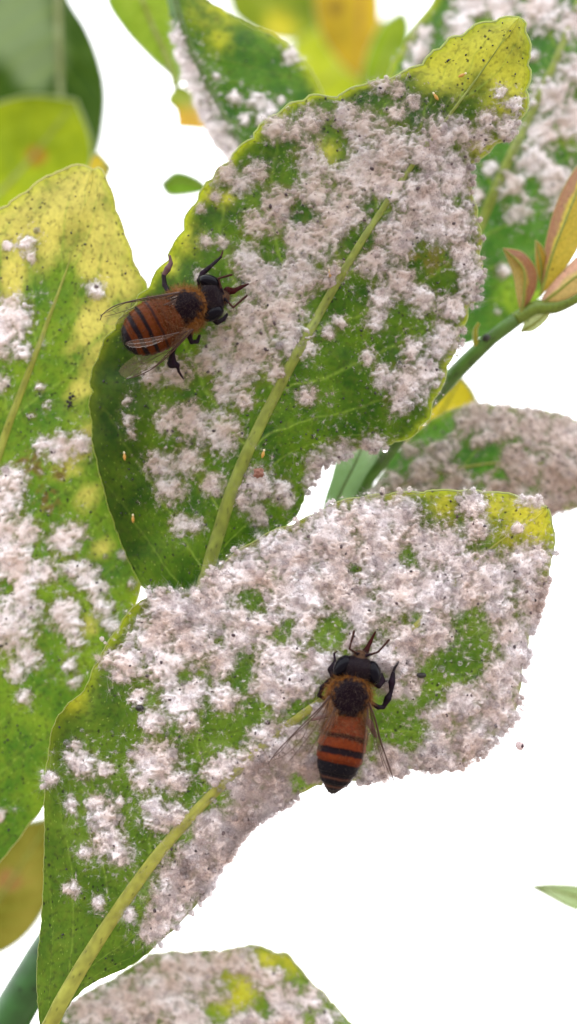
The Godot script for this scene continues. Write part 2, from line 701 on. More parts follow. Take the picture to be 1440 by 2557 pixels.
		if rng.randf() < 0.5:
			var q3 := rng.randi() % 3
			var st := rng.randf_range(0.3, 0.7)
			tufts[q3].append(Transform3D(Basis(Vector3(0, 0, 1), rng.randf() * TAU).scaled(Vector3(st, st, st)), at))
			ttint[q3].append(wax_color(p, dn, warm))
	for q in 4:
		if lumps[q].size():
			many("granules", lump_meshes[q], wax_mat, o, lumps[q], ltint[q])
	for q in 3:
		if tufts[q].size():
			many("fibres", tuft_meshes[q], fibre_mat, o, tufts[q], ttint[q])
	if globes.size():
		many("globules", globe_mesh, globe_mat, o, globes, gtint)
	if cases.size():
		var co := thing("pupal_cases", d.case_label, "insect cases", lf.node.position * B * 1000.0, "dark pupal cases on the leaves", "stuff")
		many("case", case_mesh, case_mat, co, cases, ctint)


# ---------------------------------------------------------------- bees

class Bone:
	var a: Vector3
	var b: Vector3
	var ra: float
	var rb: float
	var k: float
	var tag: String


func bone(list: Array, pts: Array, radii: Array, k: float, tag: String) -> void:
	for i in pts.size() - 1:
		var o := Bone.new()
		o.a = pts[i]
		o.b = pts[i + 1]
		o.ra = radii[i]
		o.rb = radii[i + 1]
		o.k = k
		o.tag = tag
		list.append(o)


func dist(o: Bone, p: Vector3) -> float:
	var ab := o.b - o.a
	var h := clampf((p - o.a).dot(ab) / maxf(ab.length_squared(), 1e-9), 0.0, 1.0)
	return (p - o.a - ab * h).length() - lerpf(o.ra, o.rb, h)


func body_of(bones: Array, cs: float) -> Buf:
	var lo := Vector3(1e9, 1e9, 1e9)
	var hi := -lo
	for o: Bone in bones:
		var r := Vector3.ONE * (maxf(o.ra, o.rb) + o.k + cs * 4.0)
		lo = lo.min(o.a - r).min(o.b - r)
		hi = hi.max(o.a + r).max(o.b + r)
	var nx := int((hi.x - lo.x) / cs) + 2
	var ny := int((hi.y - lo.y) / cs) + 2
	var nz_ := int((hi.z - lo.z) / cs) + 2
	var f := PackedFloat32Array()
	f.resize(nx * ny * nz_)
	f.fill(9.0)
	for o: Bone in bones:
		var m := maxf(o.ra, o.rb) + o.k + cs * 3.0
		var a := (o.a.min(o.b) - Vector3.ONE * m - lo) / cs
		var b := (o.a.max(o.b) + Vector3.ONE * m - lo) / cs
		var ab := o.b - o.a
		var l2 := maxf(ab.length_squared(), 1e-9)
		var dr := o.rb - o.ra
		var kk := o.k
		for z in range(maxi(0, int(a.z)), mini(nz_ - 1, int(b.z)) + 1):
			for y in range(maxi(0, int(a.y)), mini(ny - 1, int(b.y)) + 1):
				var row := (z * ny + y) * nx
				for x in range(maxi(0, int(a.x)), mini(nx - 1, int(b.x)) + 1):
					var p := Vector3(x, y, z) * cs + lo - o.a
					var h := clampf(p.dot(ab) / l2, 0.0, 1.0)
					var dd := (p - ab * h).length() - o.ra - dr * h
					var old := f[row + x]
					var q := maxf(kk - absf(old - dd), 0.0) / kk
					f[row + x] = minf(old, dd) - q * q * kk * 0.25
	var bf := Buf.new()
	var idx := {}
	var active := PackedInt32Array()
	var off := [0, 1, nx, nx + 1, nx * ny, nx * ny + 1, nx * ny + nx, nx * ny + nx + 1]
	var lim := cs * 1.9
	for z in nz_ - 1:
		for y in ny - 1:
			var row := (z * ny + y) * nx
			for x in nx - 1:
				var i := row + x
				if absf(f[i]) > lim:
					continue
				var inside := 0
				for q in 8:
					if f[i + off[q]] < 0.0:
						inside += 1
				if inside == 0 or inside == 8:
					continue
				var sum := Vector3.ZERO
				var cnt := 0
				for q in 8:
					for ax in 3:
						var bit := 1 << ax
						if q & bit:
							continue
						var fa := f[i + off[q]]
						var fb := f[i + off[q | bit]]
						if (fa < 0.0) != (fb < 0.0):
							var u := fa / (fa - fb)
							var c := Vector3(q & 1, (q >> 1) & 1, (q >> 2) & 1)
							c[ax] += u
							sum += c
							cnt += 1
				idx[i] = bf.v.size()
				active.append(i)
				bf.v.append((Vector3(x, y, z) + sum / cnt) * cs + lo)
	var st := [1, nx, nx * ny]
	for i in active:
		for ax in 3:
			var fa := f[i]
			var fb := f[i + st[ax]]
			if (fa < 0.0) == (fb < 0.0):
				continue
			var u: int = st[(ax + 1) % 3]
			var w: int = st[(ax + 2) % 3]
			if not (idx.has(i - u) and idx.has(i - w) and idx.has(i - u - w)):
				continue
			var a: int = idx[i]
			var b: int = idx[i - u]
			var c: int = idx[i - u - w]
			var e: int = idx[i - w]
			if fa < 0.0:
				bf.ix.append_array(PackedInt32Array([a, c, b, a, e, c]))
			else:
				bf.ix.append_array(PackedInt32Array([a, b, c, a, c, e]))
	return bf


func wing(parent: Node3D, called: String, lead: Array, trail: Array, h0: float, h1: float, zbase: float, veins: Array, sag := 0.25) -> void:
	var n := 24
	var m := 10
	var a := line2(lead, n)
	var c := line2(trail, n)
	var b := Buf.new()
	var pts := PackedVector3Array()
	for i in n + 1:
		for j in m + 1:
			var u := float(i) / n
			var v := float(j) / m
			var p := a[i].lerp(c[i], v)
			var z := zbase + lerpf(h0, h1, u) - sag * v * (1.0 + u) + 0.05 * sin(v * 14.0) * (1.0 - u * 0.5)
			pts.append(P(p.x, p.y, z))
	b.v = pts
	b.grid(0, n, m)
	var w := part(called, b, wing_mat, parent)
	var vb := Buf.new()
	for vv in veins:
		var r: float = vv[0]
		var pl := PackedVector3Array()
		var uvs := line2(vv.slice(1).map(func(q): return q * 100.0), 14)
		for q in uvs:
			var fu := clampf(q.x / 100.0, 0.0, 1.0) * n
			var fv := clampf(q.y / 100.0, 0.0, 1.0) * m
			var i := mini(int(fu), n - 1)
			var j := mini(int(fv), m - 1)
			var k := i * (m + 1) + j
			pl.append(pts[k].lerp(pts[k + 1], fv - j).lerp(pts[k + m + 1].lerp(pts[k + m + 2], fv - j), fu - i))
		vb.tube(pl, [r * 1.35, r * 1.1, r * 0.7], 5, Color.WHITE)
	part("vein", vb, vein_mat, w)


var wing_mat: StandardMaterial3D
var vein_mat: StandardMaterial3D
var fur_mat: StandardMaterial3D
var eye_mat: StandardMaterial3D
var body_mat: StandardMaterial3D

const FORE_VEINS := [[0.055, 0.0, 0.0, 0.5, 0.0, 1.0, 0.0], [0.045, 0.0, 0.06, 0.35, 0.10, 0.62, 0.03], [0.03, 0.0, 0.2, 0.3, 0.45, 0.55, 0.55, 0.75, 0.75], [0.03, 0.05, 0.3, 0.3, 0.75, 0.55, 0.95],
	[0.025, 0.35, 0.10, 0.5, 0.35, 0.75, 0.42, 0.9, 0.3], [0.022, 0.62, 0.03, 0.8, 0.14, 0.93, 0.03], [0.02, 0.5, 0.33, 0.48, 0.55], [0.02, 0.66, 0.4, 0.66, 0.62], [0.02, 0.3, 0.45, 0.28, 0.72], [0.02, 0.75, 0.42, 0.8, 0.12], [0.018, 0.55, 0.05, 0.58, 0.36]]
const HIND_VEINS := [[0.035, 0.0, 0.0, 0.5, 0.0, 1.0, 0.0], [0.025, 0.0, 0.15, 0.4, 0.35, 0.7, 0.45], [0.022, 0.05, 0.3, 0.3, 0.65, 0.5, 0.8], [0.018, 0.4, 0.02, 0.45, 0.36], [0.018, 0.3, 0.32, 0.3, 0.62]]


func bee(label: String, d: Dictionary) -> void:
	var z0: float = d.z
	var q := func(a: Array) -> Vector3: return P(a[0], a[1], z0 + a[2])
	var o := thing("honey_bee", label, "bee", P(d.thorax[0], d.thorax[1], z0), "honey bees feeding on the leaves")
	var bones := []
	var tx: Vector3 = q.call(d.thorax)
	var hd: Vector3 = q.call(d.head)
	var fw := (hd - tx)
	fw.z = 0.0
	fw = fw.normalized()
	var up := Vector3(0, 0, 1)
	var rt := fw.cross(up)
	var hf: Vector3 = Vector3(d.face[0], d.face[1], 0.0).normalized()
	var hr := hf.cross(up)
	# thorax
	bone(bones, [tx - fw * 0.75, tx + fw * 0.65], [1.62, 1.5], 0.4, "thorax")
	bone(bones, [tx - rt * 0.5 - up * 0.2, tx + rt * 0.5 - up * 0.2], [1.5, 1.5], 0.4, "thorax")
	# abdomen along its axis
	var ab := line3(d.abdomen.map(func(a): return q.call(a)), 12)
	var prof := [1.0, 1.55, 1.85, 2.0, 2.06, 2.04, 1.94, 1.77, 1.52, 1.20, 0.83, 0.44, 0.06]
	var ws: float = d.get("girth", 1.0)
	for i in 12:
		bone(bones, [ab[i], ab[i + 1]], [prof[i] * ws, prof[i + 1] * ws], 0.12, "abdomen")
	bone(bones, [tx - fw * 1.5 - up * 0.2, ab[1]], [0.8, 0.9], 0.3, "thorax")
	# head
	bone(bones, [hd - hr * 1.05, hd + hr * 1.05], [0.86, 0.86], 0.3, "head")
	bone(bones, [hd - hr * 0.45 + up * 0.2, hd + hr * 0.45 + up * 0.2], [0.9, 0.9], 0.3, "head")
	bone(bones, [hd, hd + hf * 0.95 - up * 0.25], [0.8, 0.62], 0.3, "face")
	bone(bones, [tx + fw * 1.3, hd - hf * 0.3 - up * 0.2], [0.7, 0.6], 0.3, "thorax")
	for l in d.legs:
		var pts: Array = l.p.map(func(a): return q.call(a))
		bone(bones, pts, l.r.map(func(r): return r * 0.88), 0.06, l.get("tag", "leg"))
	for l in d.antennae:
		bone(bones, l.map(func(a): return q.call(a)), [0.13, 0.11, 0.10, 0.12], 0.05, "leg")
	var tg: Array = d.tongue.map(func(a): return q.call(a))
	bone(bones, tg, [0.42, 0.26, 0.17, 0.10], 0.12, "tongue")
	var bf := body_of(bones, 0.085)
	var axis_len := 0.0
	for i in 12:
		axis_len += ab[i].distance_to(ab[i + 1])
	var nrm := bf.normals()
	var furry := []
	bf.c.resize(bf.v.size())
	for i in bf.v.size():
		var p := bf.v[i]
		var best := 1e9
		var bo: Bone
		var bi := 0
		for j in bones.size():
			var o2: Bone = bones[j]
			var e := dist(o2, p)
			if e < best:
				best = e
				bo = o2
				bi = j
		var n1 := nz.get_noise_3d(p.x * 60.0, p.y * 60.0, p.z * 60.0)
		var n2 := nz2.get_noise_3d(p.x * 60.0, p.y * 60.0, p.z * 60.0)
		var c := Color(0.012, 0.009, 0.011)
		match bo.tag:
			"thorax":
				var r := (p - tx - up * (p - tx).dot(up))
				var rr := Vector2(r.dot(fw) / 1.55, r.dot(rt) / 1.40).length()
				var top := (1.0 - smoothstep(d.disc[0], d.disc[1], rr + n2 * 0.25)) * smoothstep(-0.1, 0.4, nrm[i].z)
				c = Color(0.10, 0.036, 0.010).lerp(Color(0.19, 0.075, 0.014), clampf(0.5 + n2, 0, 1)).lerp(Color(0.010, 0.007, 0.009), top)
				furry.append([i, top, 0])
			"abdomen":
				var bk: int = bi - 2
				var e := bo.b - bo.a
				var h := clampf((p - bo.a).dot(e) / e.length_squared(), 0.0, 1.0)
				var ch := ab[12] - ab[0]
				var fl := Vector3(ch.x, ch.y, 0.0)
				var lat := Vector2((p - ab[0]).cross(fl.normalized()).z, 0.0).length()
				var u := clampf((p - ab[0]).dot(fl) / fl.length_squared(), 0.0, 1.0) + 0.014 * n1 + 0.008 * n2 - 0.010 * lat * lat
				var red: Color = d.red
				red = red * (1.0 + 0.25 * n2)
				var ink := Color(0.010, 0.008, 0.012)
				var dim := Color(0.075, 0.038, 0.028)
				var w := 0.0
				c = red
				for band in d.bands:
					w = smoothstep(band[0] - 0.012, band[0] + 0.012, u) * (1.0 - smoothstep(band[1] - 0.012, band[1] + 0.012, u))
					c = c.lerp(ink, w * band[2])
				if u > d.dark_from:
					c = ink
					for ring in d.rings:
						c = c.lerp(dim, exp(-pow((u - ring) * 60.0, 2.0)))
				var seg := fposmod(u * 6.2, 1.0)
				bf.v[i] = p + nrm[i] * (0.10 * (seg - 0.5) + 0.02 * n2)
				if u < 0.2:
					furry.append([i, 0.0, 1])
				elif rng.randf() < 0.09:
					furry.append([i, 0.4, 2 if u < 0.5 else 4])
			"head":
				c = Color(0.012, 0.010, 0.014)
				furry.append([i, 0.5, 1])
			"face":
				c = Color(0.030, 0.018, 0.014).lerp(Color(0.09, 0.05, 0.03), smoothstep(0.5, 1.2, (p - hd).dot(hf)))
				furry.append([i, 0.2, 1])
			"tongue":
				c = Color(0.032, 0.007, 0.007) * (1.0 + 0.3 * n1)
			"pinkleg":
				c = Color(0.11, 0.065, 0.07)
			_:
				c = Color(0.016, 0.011, 0.017) * (1.0 + 0.5 * n1)
				if bo.ra < 0.12:
					c = Color(0.045, 0.022, 0.018)
				if rng.randf() < 0.18:
					furry.append([i, 0.8, 3])
		bf.c[i] = c
	part("body", bf, body_mat, o)
	# compound eyes
	for s in [-1.0, 1.0]:
		var eb := Buf.new()
		var at: Vector3 = hd + hr * s * 1.42 + up * 0.30 - hf * 0.05
		var ax: Vector3 = (hr * 0.62 + up * s * 0.25)
		var ay: Vector3 = (hf * 0.98 + hr * s * -0.25)
		eb.ball(at, ax, ay, up * 0.78 - hr * s * 0.2, 20, 28, Color.WHITE)
		if ax.cross(ay).dot(up) < 0.0:
			for i in range(0, eb.ix.size(), 3):
				var t := eb.ix[i]
				eb.ix[i] = eb.ix[i + 1]
				eb.ix[i + 1] = t
		part("eye", eb, eye_mat, o)
	# fur
	var fb := Buf.new()
	var take: float = minf(1.0, 8500.0 / furry.size())
	for g in furry:
		if rng.randf() > take:
			continue
		var i: int = g[0]
		var kind: int = g[2]
		var n := nrm[i]
		var dir := (n + Vector3(rng.randfn(), rng.randfn(), rng.randfn()) * 0.45 - fw * 0.35).normalized()
		var len := rng.randf_range(0.3, 0.75)
		var c := Color(0.17, 0.072, 0.014).lerp(Color(0.30, 0.145, 0.035), rng.randf())
		if g[1] > 0.45:
			c = Color(0.05, 0.03, 0.02)
			len *= 0.5
		if kind == 1:
			len *= 0.7
			c = Color(0.035, 0.022, 0.016) if g[1] > 0.1 else Color(0.14, 0.07, 0.025)
		if kind == 2:
			len *= 0.35
			c = Color(0.13, 0.06, 0.022)
			dir = (n * 0.5 - fw + Vector3(rng.randfn(), rng.randfn(), rng.randfn()) * 0.25).normalized()
		if kind == 4:
			len *= 0.8
			c = Color(0.03, 0.018, 0.014)
		if kind == 3:
			len = 0.16
			c = Color(0.04, 0.025, 0.02)
		var side := dir.cross(Vector3(rng.randfn(), rng.randfn(), rng.randfn())).normalized() * 0.013
		var bend := Vector3(rng.randfn(), rng.randfn(), rng.randfn()) * 0.12
		var f := fb.v.size()
		for j in 4:
			var u := j / 3.0
			var p := bf.v[i] + dir * len * u + bend * u * u - n * 0.03
			fb.v.append(p - side * (1.0 - 0.8 * u))
			fb.v.append(p + side * (1.0 - 0.8 * u))
			fb.c.append(c)
			fb.c.append(c)
		fb.grid(f, 3, 1)
	part("fur", fb, fur_mat, o, "stuff")
	for w in d.wings:
		wing(o, w.called, w.lead, w.trail, w.h[0], w.h[1], z0, FORE_VEINS if w.called == "forewing" else HIND_VEINS, w.get("sag", 0.25))


# ---------------------------------------------------------------- stems and small things

func stem(called: String, label: String, category: String, pts: Array, radii: Array, col: Color, n := 60) -> Node3D:
	var p3 := line3(pts.map(func(a): return P(a[0], a[1], a[2])), n)
	var o := thing(called, label, category, p3[0])
	var b := Buf.new()
	b.tube(p3, radii, 20, Color.WHITE)
	for i in b.v.size():
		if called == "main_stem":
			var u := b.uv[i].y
			b.c[i] = Color(0.35, 0.62, 1.1).lerp(Color(2.2, 1.95, 4.2), smoothstep(0.30, 0.58, u)).lerp(Color(1.75, 1.5, 0.9), smoothstep(0.82, 0.93, u))  # middle painted brighter to offset the shade of the leaves around it
		var p := b.v[i]
		b.v[i] = p + Vector3(nz.get_noise_3d(p.x * 30, p.y * 30, p.z * 30), nz.get_noise_3d(p.y * 30, p.z * 30, p.x * 30), 0) * 0.12
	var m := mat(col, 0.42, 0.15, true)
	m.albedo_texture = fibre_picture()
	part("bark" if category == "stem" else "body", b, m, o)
	return o


func larva(lf: Leaf, x: float, y: float, ang: float, label: String) -> void:
	var st := lf.find(x, y)
	var at := lf.point(st.x, st.y) + lf.normal(st.x, st.y) * 0.28
	var o := thing("orange_larva", label, "larva", at, "orange larvae on the leaves")
	var dir := Vector3(cos(deg_to_rad(ang)), sin(deg_to_rad(ang)), 0)
	var b := Buf.new()
	b.tube(line3([at - dir * 0.36, at - dir * 0.17, at + dir * 0.08, at + dir * 0.4], 14), [0.03, 0.11, 0.15, 0.15, 0.12, 0.08, 0.02], 12, Color.WHITE, 0.8)
	part("body", b, mat(lin(0.50, 0.28, 0.05), 0.35, 0.5), o)
	var c := Buf.new()
	c.ball(at + dir * 0.37 + Vector3(0, 0, 0.02), dir * 0.13, Vector3(0, 0, 1).cross(dir) * 0.1, Vector3(0, 0, 0.09), 8, 10, Color.WHITE)
	part("head", c, mat(lin(0.75, 0.68, 0.45), 0.3, 0.5), o)


func lump_thing(called: String, label: String, category: String, at: Vector3, r: Vector3, col: Color, rough: float, rugged: float) -> Node3D:
	var o := thing(called, label, category, at)
	var b := Buf.new()
	b.ball(at, Vector3(r.x, 0, 0), Vector3(0, r.y, 0), Vector3(0, 0, r.z), 18, 26, Color.WHITE)
	for i in b.v.size():
		var p := b.v[i] - at
		b.v[i] = at + p * (1.0 + rugged * nz2.get_noise_3d(b.v[i].x * 60, b.v[i].y * 60, b.v[i].z * 60))
	part("body", b, mat(col, rough, 0.3), o)
	return o


func _ready() -> void:
	# ---------- camera
	var cam := Camera3D.new()
	cam.name = "camera"
	var lens := CameraAttributesPhysical.new()
	lens.frustum_focal_length = 12.0 / (2557.0 * 0.5 * K / D)
	lens.frustum_near = 0.01
	lens.frustum_far = 1000.0
	lens.frustum_focus_distance = 0.0983
	lens.exposure_aperture = lens.frustum_focal_length / 2.7
	cam.attributes = lens
	cam.transform = Transform3D(B, B * Vector3(0, 0, D * 0.001))
	add_child(cam)
	cam.current = true
	# ---------- overcast sky, soft sun, exposure
	var env := Environment.new()
	env.background_mode = Environment.BG_SKY
	env.tonemap_mode = Environment.TONE_MAPPER_LINEAR
	env.tonemap_exposure = 1.23
	env.sdfgi_enabled = true
	env.ssao_enabled = true
	env.ssil_enabled = true
	var sm := ProceduralSkyMaterial.new()
	sm.sky_top_color = Color(0.985, 0.99, 1.0)
	sm.sky_horizon_color = Color(1.0, 0.995, 1.0)
	sm.sky_energy_multiplier = 1.45
	sm.ground_horizon_color = Color(0.75, 0.70, 0.66)
	sm.ground_bottom_color = Color(0.60, 0.54, 0.50)
	var sky := Sky.new()
	sky.sky_material = sm
	env.sky = sky
	var we := WorldEnvironment.new()
	we.name = "overcast_daylight"
	we.environment = env
	add_child(we)
	var sun := DirectionalLight3D.new()
	sun.name = "sun"
	sun.light_energy = 0.5
	sun.light_color = Color(1.0, 0.96, 0.92)
	sun.light_angular_distance = 25.0
	sun.shadow_enabled = true
	sun.sky_mode = DirectionalLight3D.SKY_MODE_LIGHT_ONLY
	sun.rotation_degrees = Vector3(-52, 158, 0)
	add_child(sun)
	# ---------- noises
	rng.seed = 20
	nz.seed = 3
	nz.noise_type = FastNoiseLite.TYPE_SIMPLEX_SMOOTH
	nz.frequency = 0.008
	nz.fractal_octaves = 3
	nz2.seed = 11
	nz2.noise_type = FastNoiseLite.TYPE_SIMPLEX
	nz2.frequency = 0.03
	nz2.fractal_octaves = 3
	cell.seed = 5
	cell.noise_type = FastNoiseLite.TYPE_CELLULAR
	cell.cellular_return_type = FastNoiseLite.RETURN_DISTANCE
	cell.frequency = 0.1
	cell.fractal_type = FastNoiseLite.FRACTAL_NONE
	# ---------- the ground under the shrub
	var gm := MeshInstance3D.new()
	gm.name = "ground"
	var pm := PlaneMesh.new()
	pm.size = Vector2(1600, 1600)
	gm.mesh = pm
	gm.position = Vector3(0, -1.3, 0)
	gm.set_meta("kind", "structure")
	gm.set_meta("label", "reddish brown earth under the citrus shrub")
	gm.set_meta("category", "ground")
	var soil := mat(lin(0.33, 0.26, 0.22), 0.95)
	var sn := NoiseTexture2D.new()
	sn.noise = nz2
	sn.seamless = true
	var ramp := Gradient.new()
	ramp.set_color(0, Color(0.7, 0.66, 0.62))
	ramp.set_color(1, Color(1.0, 1.0, 1.0))
	sn.color_ramp = ramp
	soil.albedo_texture = sn
	soil.uv1_triplanar = true
	soil.uv1_world_triplanar = true
	soil.uv1_scale = Vector3(0.8, 0.8, 0.8)
	gm.material_override = soil
	add_child(gm)

	stock()
	wing_mat = mat(lin(0.30, 0.17, 0.09), 0.15)
	wing_mat.albedo_color.a = 0.12
	wing_mat.transparency = BaseMaterial3D.TRANSPARENCY_ALPHA
	vein_mat = mat(lin(0.05, 0.022, 0.016), 0.4)
	fur_mat = mat(Color.WHITE, 0.6, 0.5, true)
	eye_mat = mat(lin(0.004, 0.004, 0.008), 0.16)
	eye_mat.metallic_specular = 0.22
	body_mat = mat(Color.WHITE, 0.30, 0.0, true)
	body_mat.metallic_specular = 0.15

	back_leaves()
	main_leaves()
	twigs()
	bees()
	small_things()


func back_leaves() -> void:
	var far := {"far": true, "rows": 60, "cols": 24, "tw": 64, "th": 128, "wave": 2.0, "margin": lin(0.2, 0.3, 0.03), "margin_width": 0.2}
	make_leaf("citrus_leaf", "dark green leaf with a pale midrib hanging at the top left corner", far.merged({
		"mid": [152, -160, 146, 0, 148, 150, 155, 300, 175, 470], "left": [152, -160, -10, -60, -70, 100, -40, 260, 60, 380, 175, 470], "right": [152, -160, 165, -20, 215, 70, 247, 150, 263, 230, 258, 310, 243, 380, 210, 440, 175, 470],
		"zm": [-70, -72, -74, -76], "zl": [-3, -6, -6, -3], "zr": [0, -4, -6, -2], "dark": Color(0.022, 0.055, 0.006), "green": Color(0.040, 0.085, 0.008), "third": Color(0.14, 0.20, 0.09), "third_at": [40, 60, 110, 90, 160, 70],  # third colour paints the left half paler, as if catching light
		"rib_color": lin(0.34, 0.42, 0.20), "rib": [0.5, 0.5, 0.45, 0.1]}))
	make_leaf("citrus_leaf", "bright yellow green blurred leaf at the left edge behind the yellow tipped leaf", far.merged({
		"mid": [-160, 620, -20, 500, 90, 380, 190, 250], "left": [-160, 620, -150, 420, -60, 290, 60, 240, 190, 250], "right": [-160, 620, 40, 600, 190, 510, 230, 380, 190, 250],
		"zm": [-60, -64, -66], "dark": Color(0.17, 0.24, 0.010), "green": Color(0.28, 0.36, 0.013), "third": Color(0.30, 0.17, 0.02), "third_at": [90, 385, 26], "rib": [0.4, 0.3, 0.1]}))
	make_leaf("citrus_leaf", "small yellow leaf tip behind the tip of the left yellow leaf", far.merged({
		"mid": [215, 470, 245, 425, 276, 420], "left": [215, 470, 225, 400, 245, 385, 276, 420], "right": [215, 470, 260, 450, 270, 430, 276, 420],
		"zm": [-34, -34], "dark": Color(0.42, 0.30, 0.02), "green": Color(0.5, 0.4, 0.04), "rib": [0.2, 0.1], "wave": 0.4}))
	var l8 := far.merged({
		"mid": [330, -70, 370, 40, 410, 130, 440, 218], "left": [330, -70, 268, -10, 310, 70, 380, 145, 425, 185, 440, 218], "right": [330, -70, 420, -40, 432, 60, 445, 130, 455, 180, 440, 218],
		"zm": [-36, -34, -33], "dark": Color(0.14, 0.24, 0.016), "green": Color(0.22, 0.32, 0.03), "rib": [0.2, 0.3, 0.35], "rib_end": 1.0})
	var lw := make_leaf("citrus_leaf", "blurred olive green leaf with a winged yellow stalk left of the folded leaf", l8)
	# its winged stalk is a part of the same leaf
	var wb := Buf.new()
	var wl := line2([440, 214, 420, 250, 440, 275, 446, 316], 14)
	var wr := line2([440, 214, 470, 225, 505, 262, 512, 322], 14)
	for i in 15:
		for j in 9:
			var p := wl[i].lerp(wr[i], j / 8.0)
			wb.v.append(P(p.x, p.y, -33.0 + 0.4 * sin(j * 0.8)))
			wb.c.append(Color(0.22, 0.28, 0.02).lerp(Color(0.48, 0.30, 0.03), smoothstep(5.0, 12.0, i)))
	wb.grid(0, 14, 8)
	part("winged_stalk", wb, mat(Color.WHITE, 0.5, 0.9, true), lw.node)
	make_leaf("citrus_leaf", "small bright green leaf floating in the white gap beside the upper leaf", far.merged({
		"mid": [520, 470, 460, 452, 404, 460], "left": [520, 470, 490, 482, 425, 486, 404, 460], "right": [520, 470, 490, 445, 440, 432, 404, 460],
		"zm": [-34, -33], "dark": Color(0.10, 0.20, 0.012), "green": Color(0.16, 0.30, 0.03), "rib": [0.15, 0.08], "wave": 0.3}))
	make_leaf("citrus_leaf", "large blurred yellow green leaf behind the top of the upper leaf", far.merged({
		"mid": [640, 330, 800, 210, 1000, 60], "left": [640, 330, 660, 190, 760, 90, 880, 40, 1000, 60], "right": [640, 330, 820, 330, 950, 250, 1010, 150, 1000, 60],
		"zm": [-180, -186, -190], "dark": Color(0.24, 0.30, 0.012), "green": Color(0.36, 0.42, 0.03), "rib": [0.4, 0.3, 0.1]}))
	make_leaf("citrus_leaf", "blurred olive leaf at the top edge right of the folded leaf", far.merged({
		"mid": [560, -70, 680, 10, 840, 60], "left": [560, -70, 580, 40, 680, 100, 780, 100, 840, 60], "right": [560, -70, 700, -80, 800, -30, 840, 60],
		"zm": [-230, -232], "dark": Color(0.09, 0.14, 0.012), "green": Color(0.20, 0.26, 0.02), "yellow": Color(0.45, 0.40, 0.03), "yellow_at": [700, 60, 35], "rib": [0.4, 0.1]}))
	make_leaf("citrus_leaf", "blurred orange brown dying leaf hanging from the top edge", far.merged({
		"mid": [905, -120, 900, 20, 895, 200], "left": [905, -120, 790, -40, 800, 80, 850, 160, 895, 200], "right": [905, -120, 945, -20, 945, 100, 925, 170, 895, 200],
		"zm": [-150, -151], "dark": Color(0.30, 0.22, 0.02), "green": Color(0.48, 0.34, 0.025), "third": Color(0.20, 0.13, 0.02), "third_at": [838, 20, 24], "rib": [0.6, 0.4, 0.1], "rib_color": lin(0.5, 0.26, 0.03)}))
	make_leaf("citrus_leaf", "blurred green leaf tip pointing up into the white gap at top", far.merged({
		"mid": [900, 300, 960, 160, 1005, 26], "left": [900, 300, 905, 180, 945, 70, 1005, 26], "right": [900, 300, 980, 220, 1018, 110, 1022, 55, 1005, 26],
		"zm": [-110, -112], "dark": Color(0.12, 0.20, 0.012), "green": Color(0.22, 0.32, 0.02), "rib": [0.4, 0.1]}))
	make_leaf("citrus_leaf", "yellow olive leaf behind the green twig right of the upper leaf", far.merged({
		"mid": [1000, 1180, 1090, 1050, 1150, 940], "left": [1000, 1180, 1010, 1060, 1080, 960, 1150, 940], "right": [1000, 1180, 1120, 1130, 1190, 1060, 1185, 990, 1150, 940],
		"zm": [-30, -31], "dark": Color(0.36, 0.30, 0.012), "green": Color(0.50, 0.43, 0.03), "rib": [0.3, 0.1], "wave": 0.6}))
	make_leaf("citrus_leaf", "yellow olive blurred leaf at the bottom left edge", far.merged({
		"mid": [-130, 2420, 0, 2240, 130, 2040], "left": [-130, 2420, -110, 2220, 10, 2080, 130, 2040], "right": [-130, 2420, 20, 2370, 105, 2280, 140, 2150, 130, 2040],
		"zm": [-46, -48], "dark": Color(0.11, 0.11, 0.012), "green": Color(0.20, 0.18, 0.03), "rib": [0.4, 0.1], "third": Color(0.22, 0.13, 0.04), "third_at": [20, 2200, 30]}))
	make_leaf("citrus_leaf", "pale green narrow leaf tip at the right edge low in the white sky", far.merged({
		"mid": [1540, 2290, 1430, 2235, 1330, 2214], "left": [1540, 2290, 1440, 2272, 1380, 2242, 1330, 2214], "right": [1540, 2290, 1470, 2222, 1390, 2210, 1330, 2214],
		"zm": [-24, -24], "dark": Color(0.24, 0.34, 0.14), "green": Color(0.34, 0.44, 0.24), "rib": [0.2, 0.05], "wave": 0.3}))


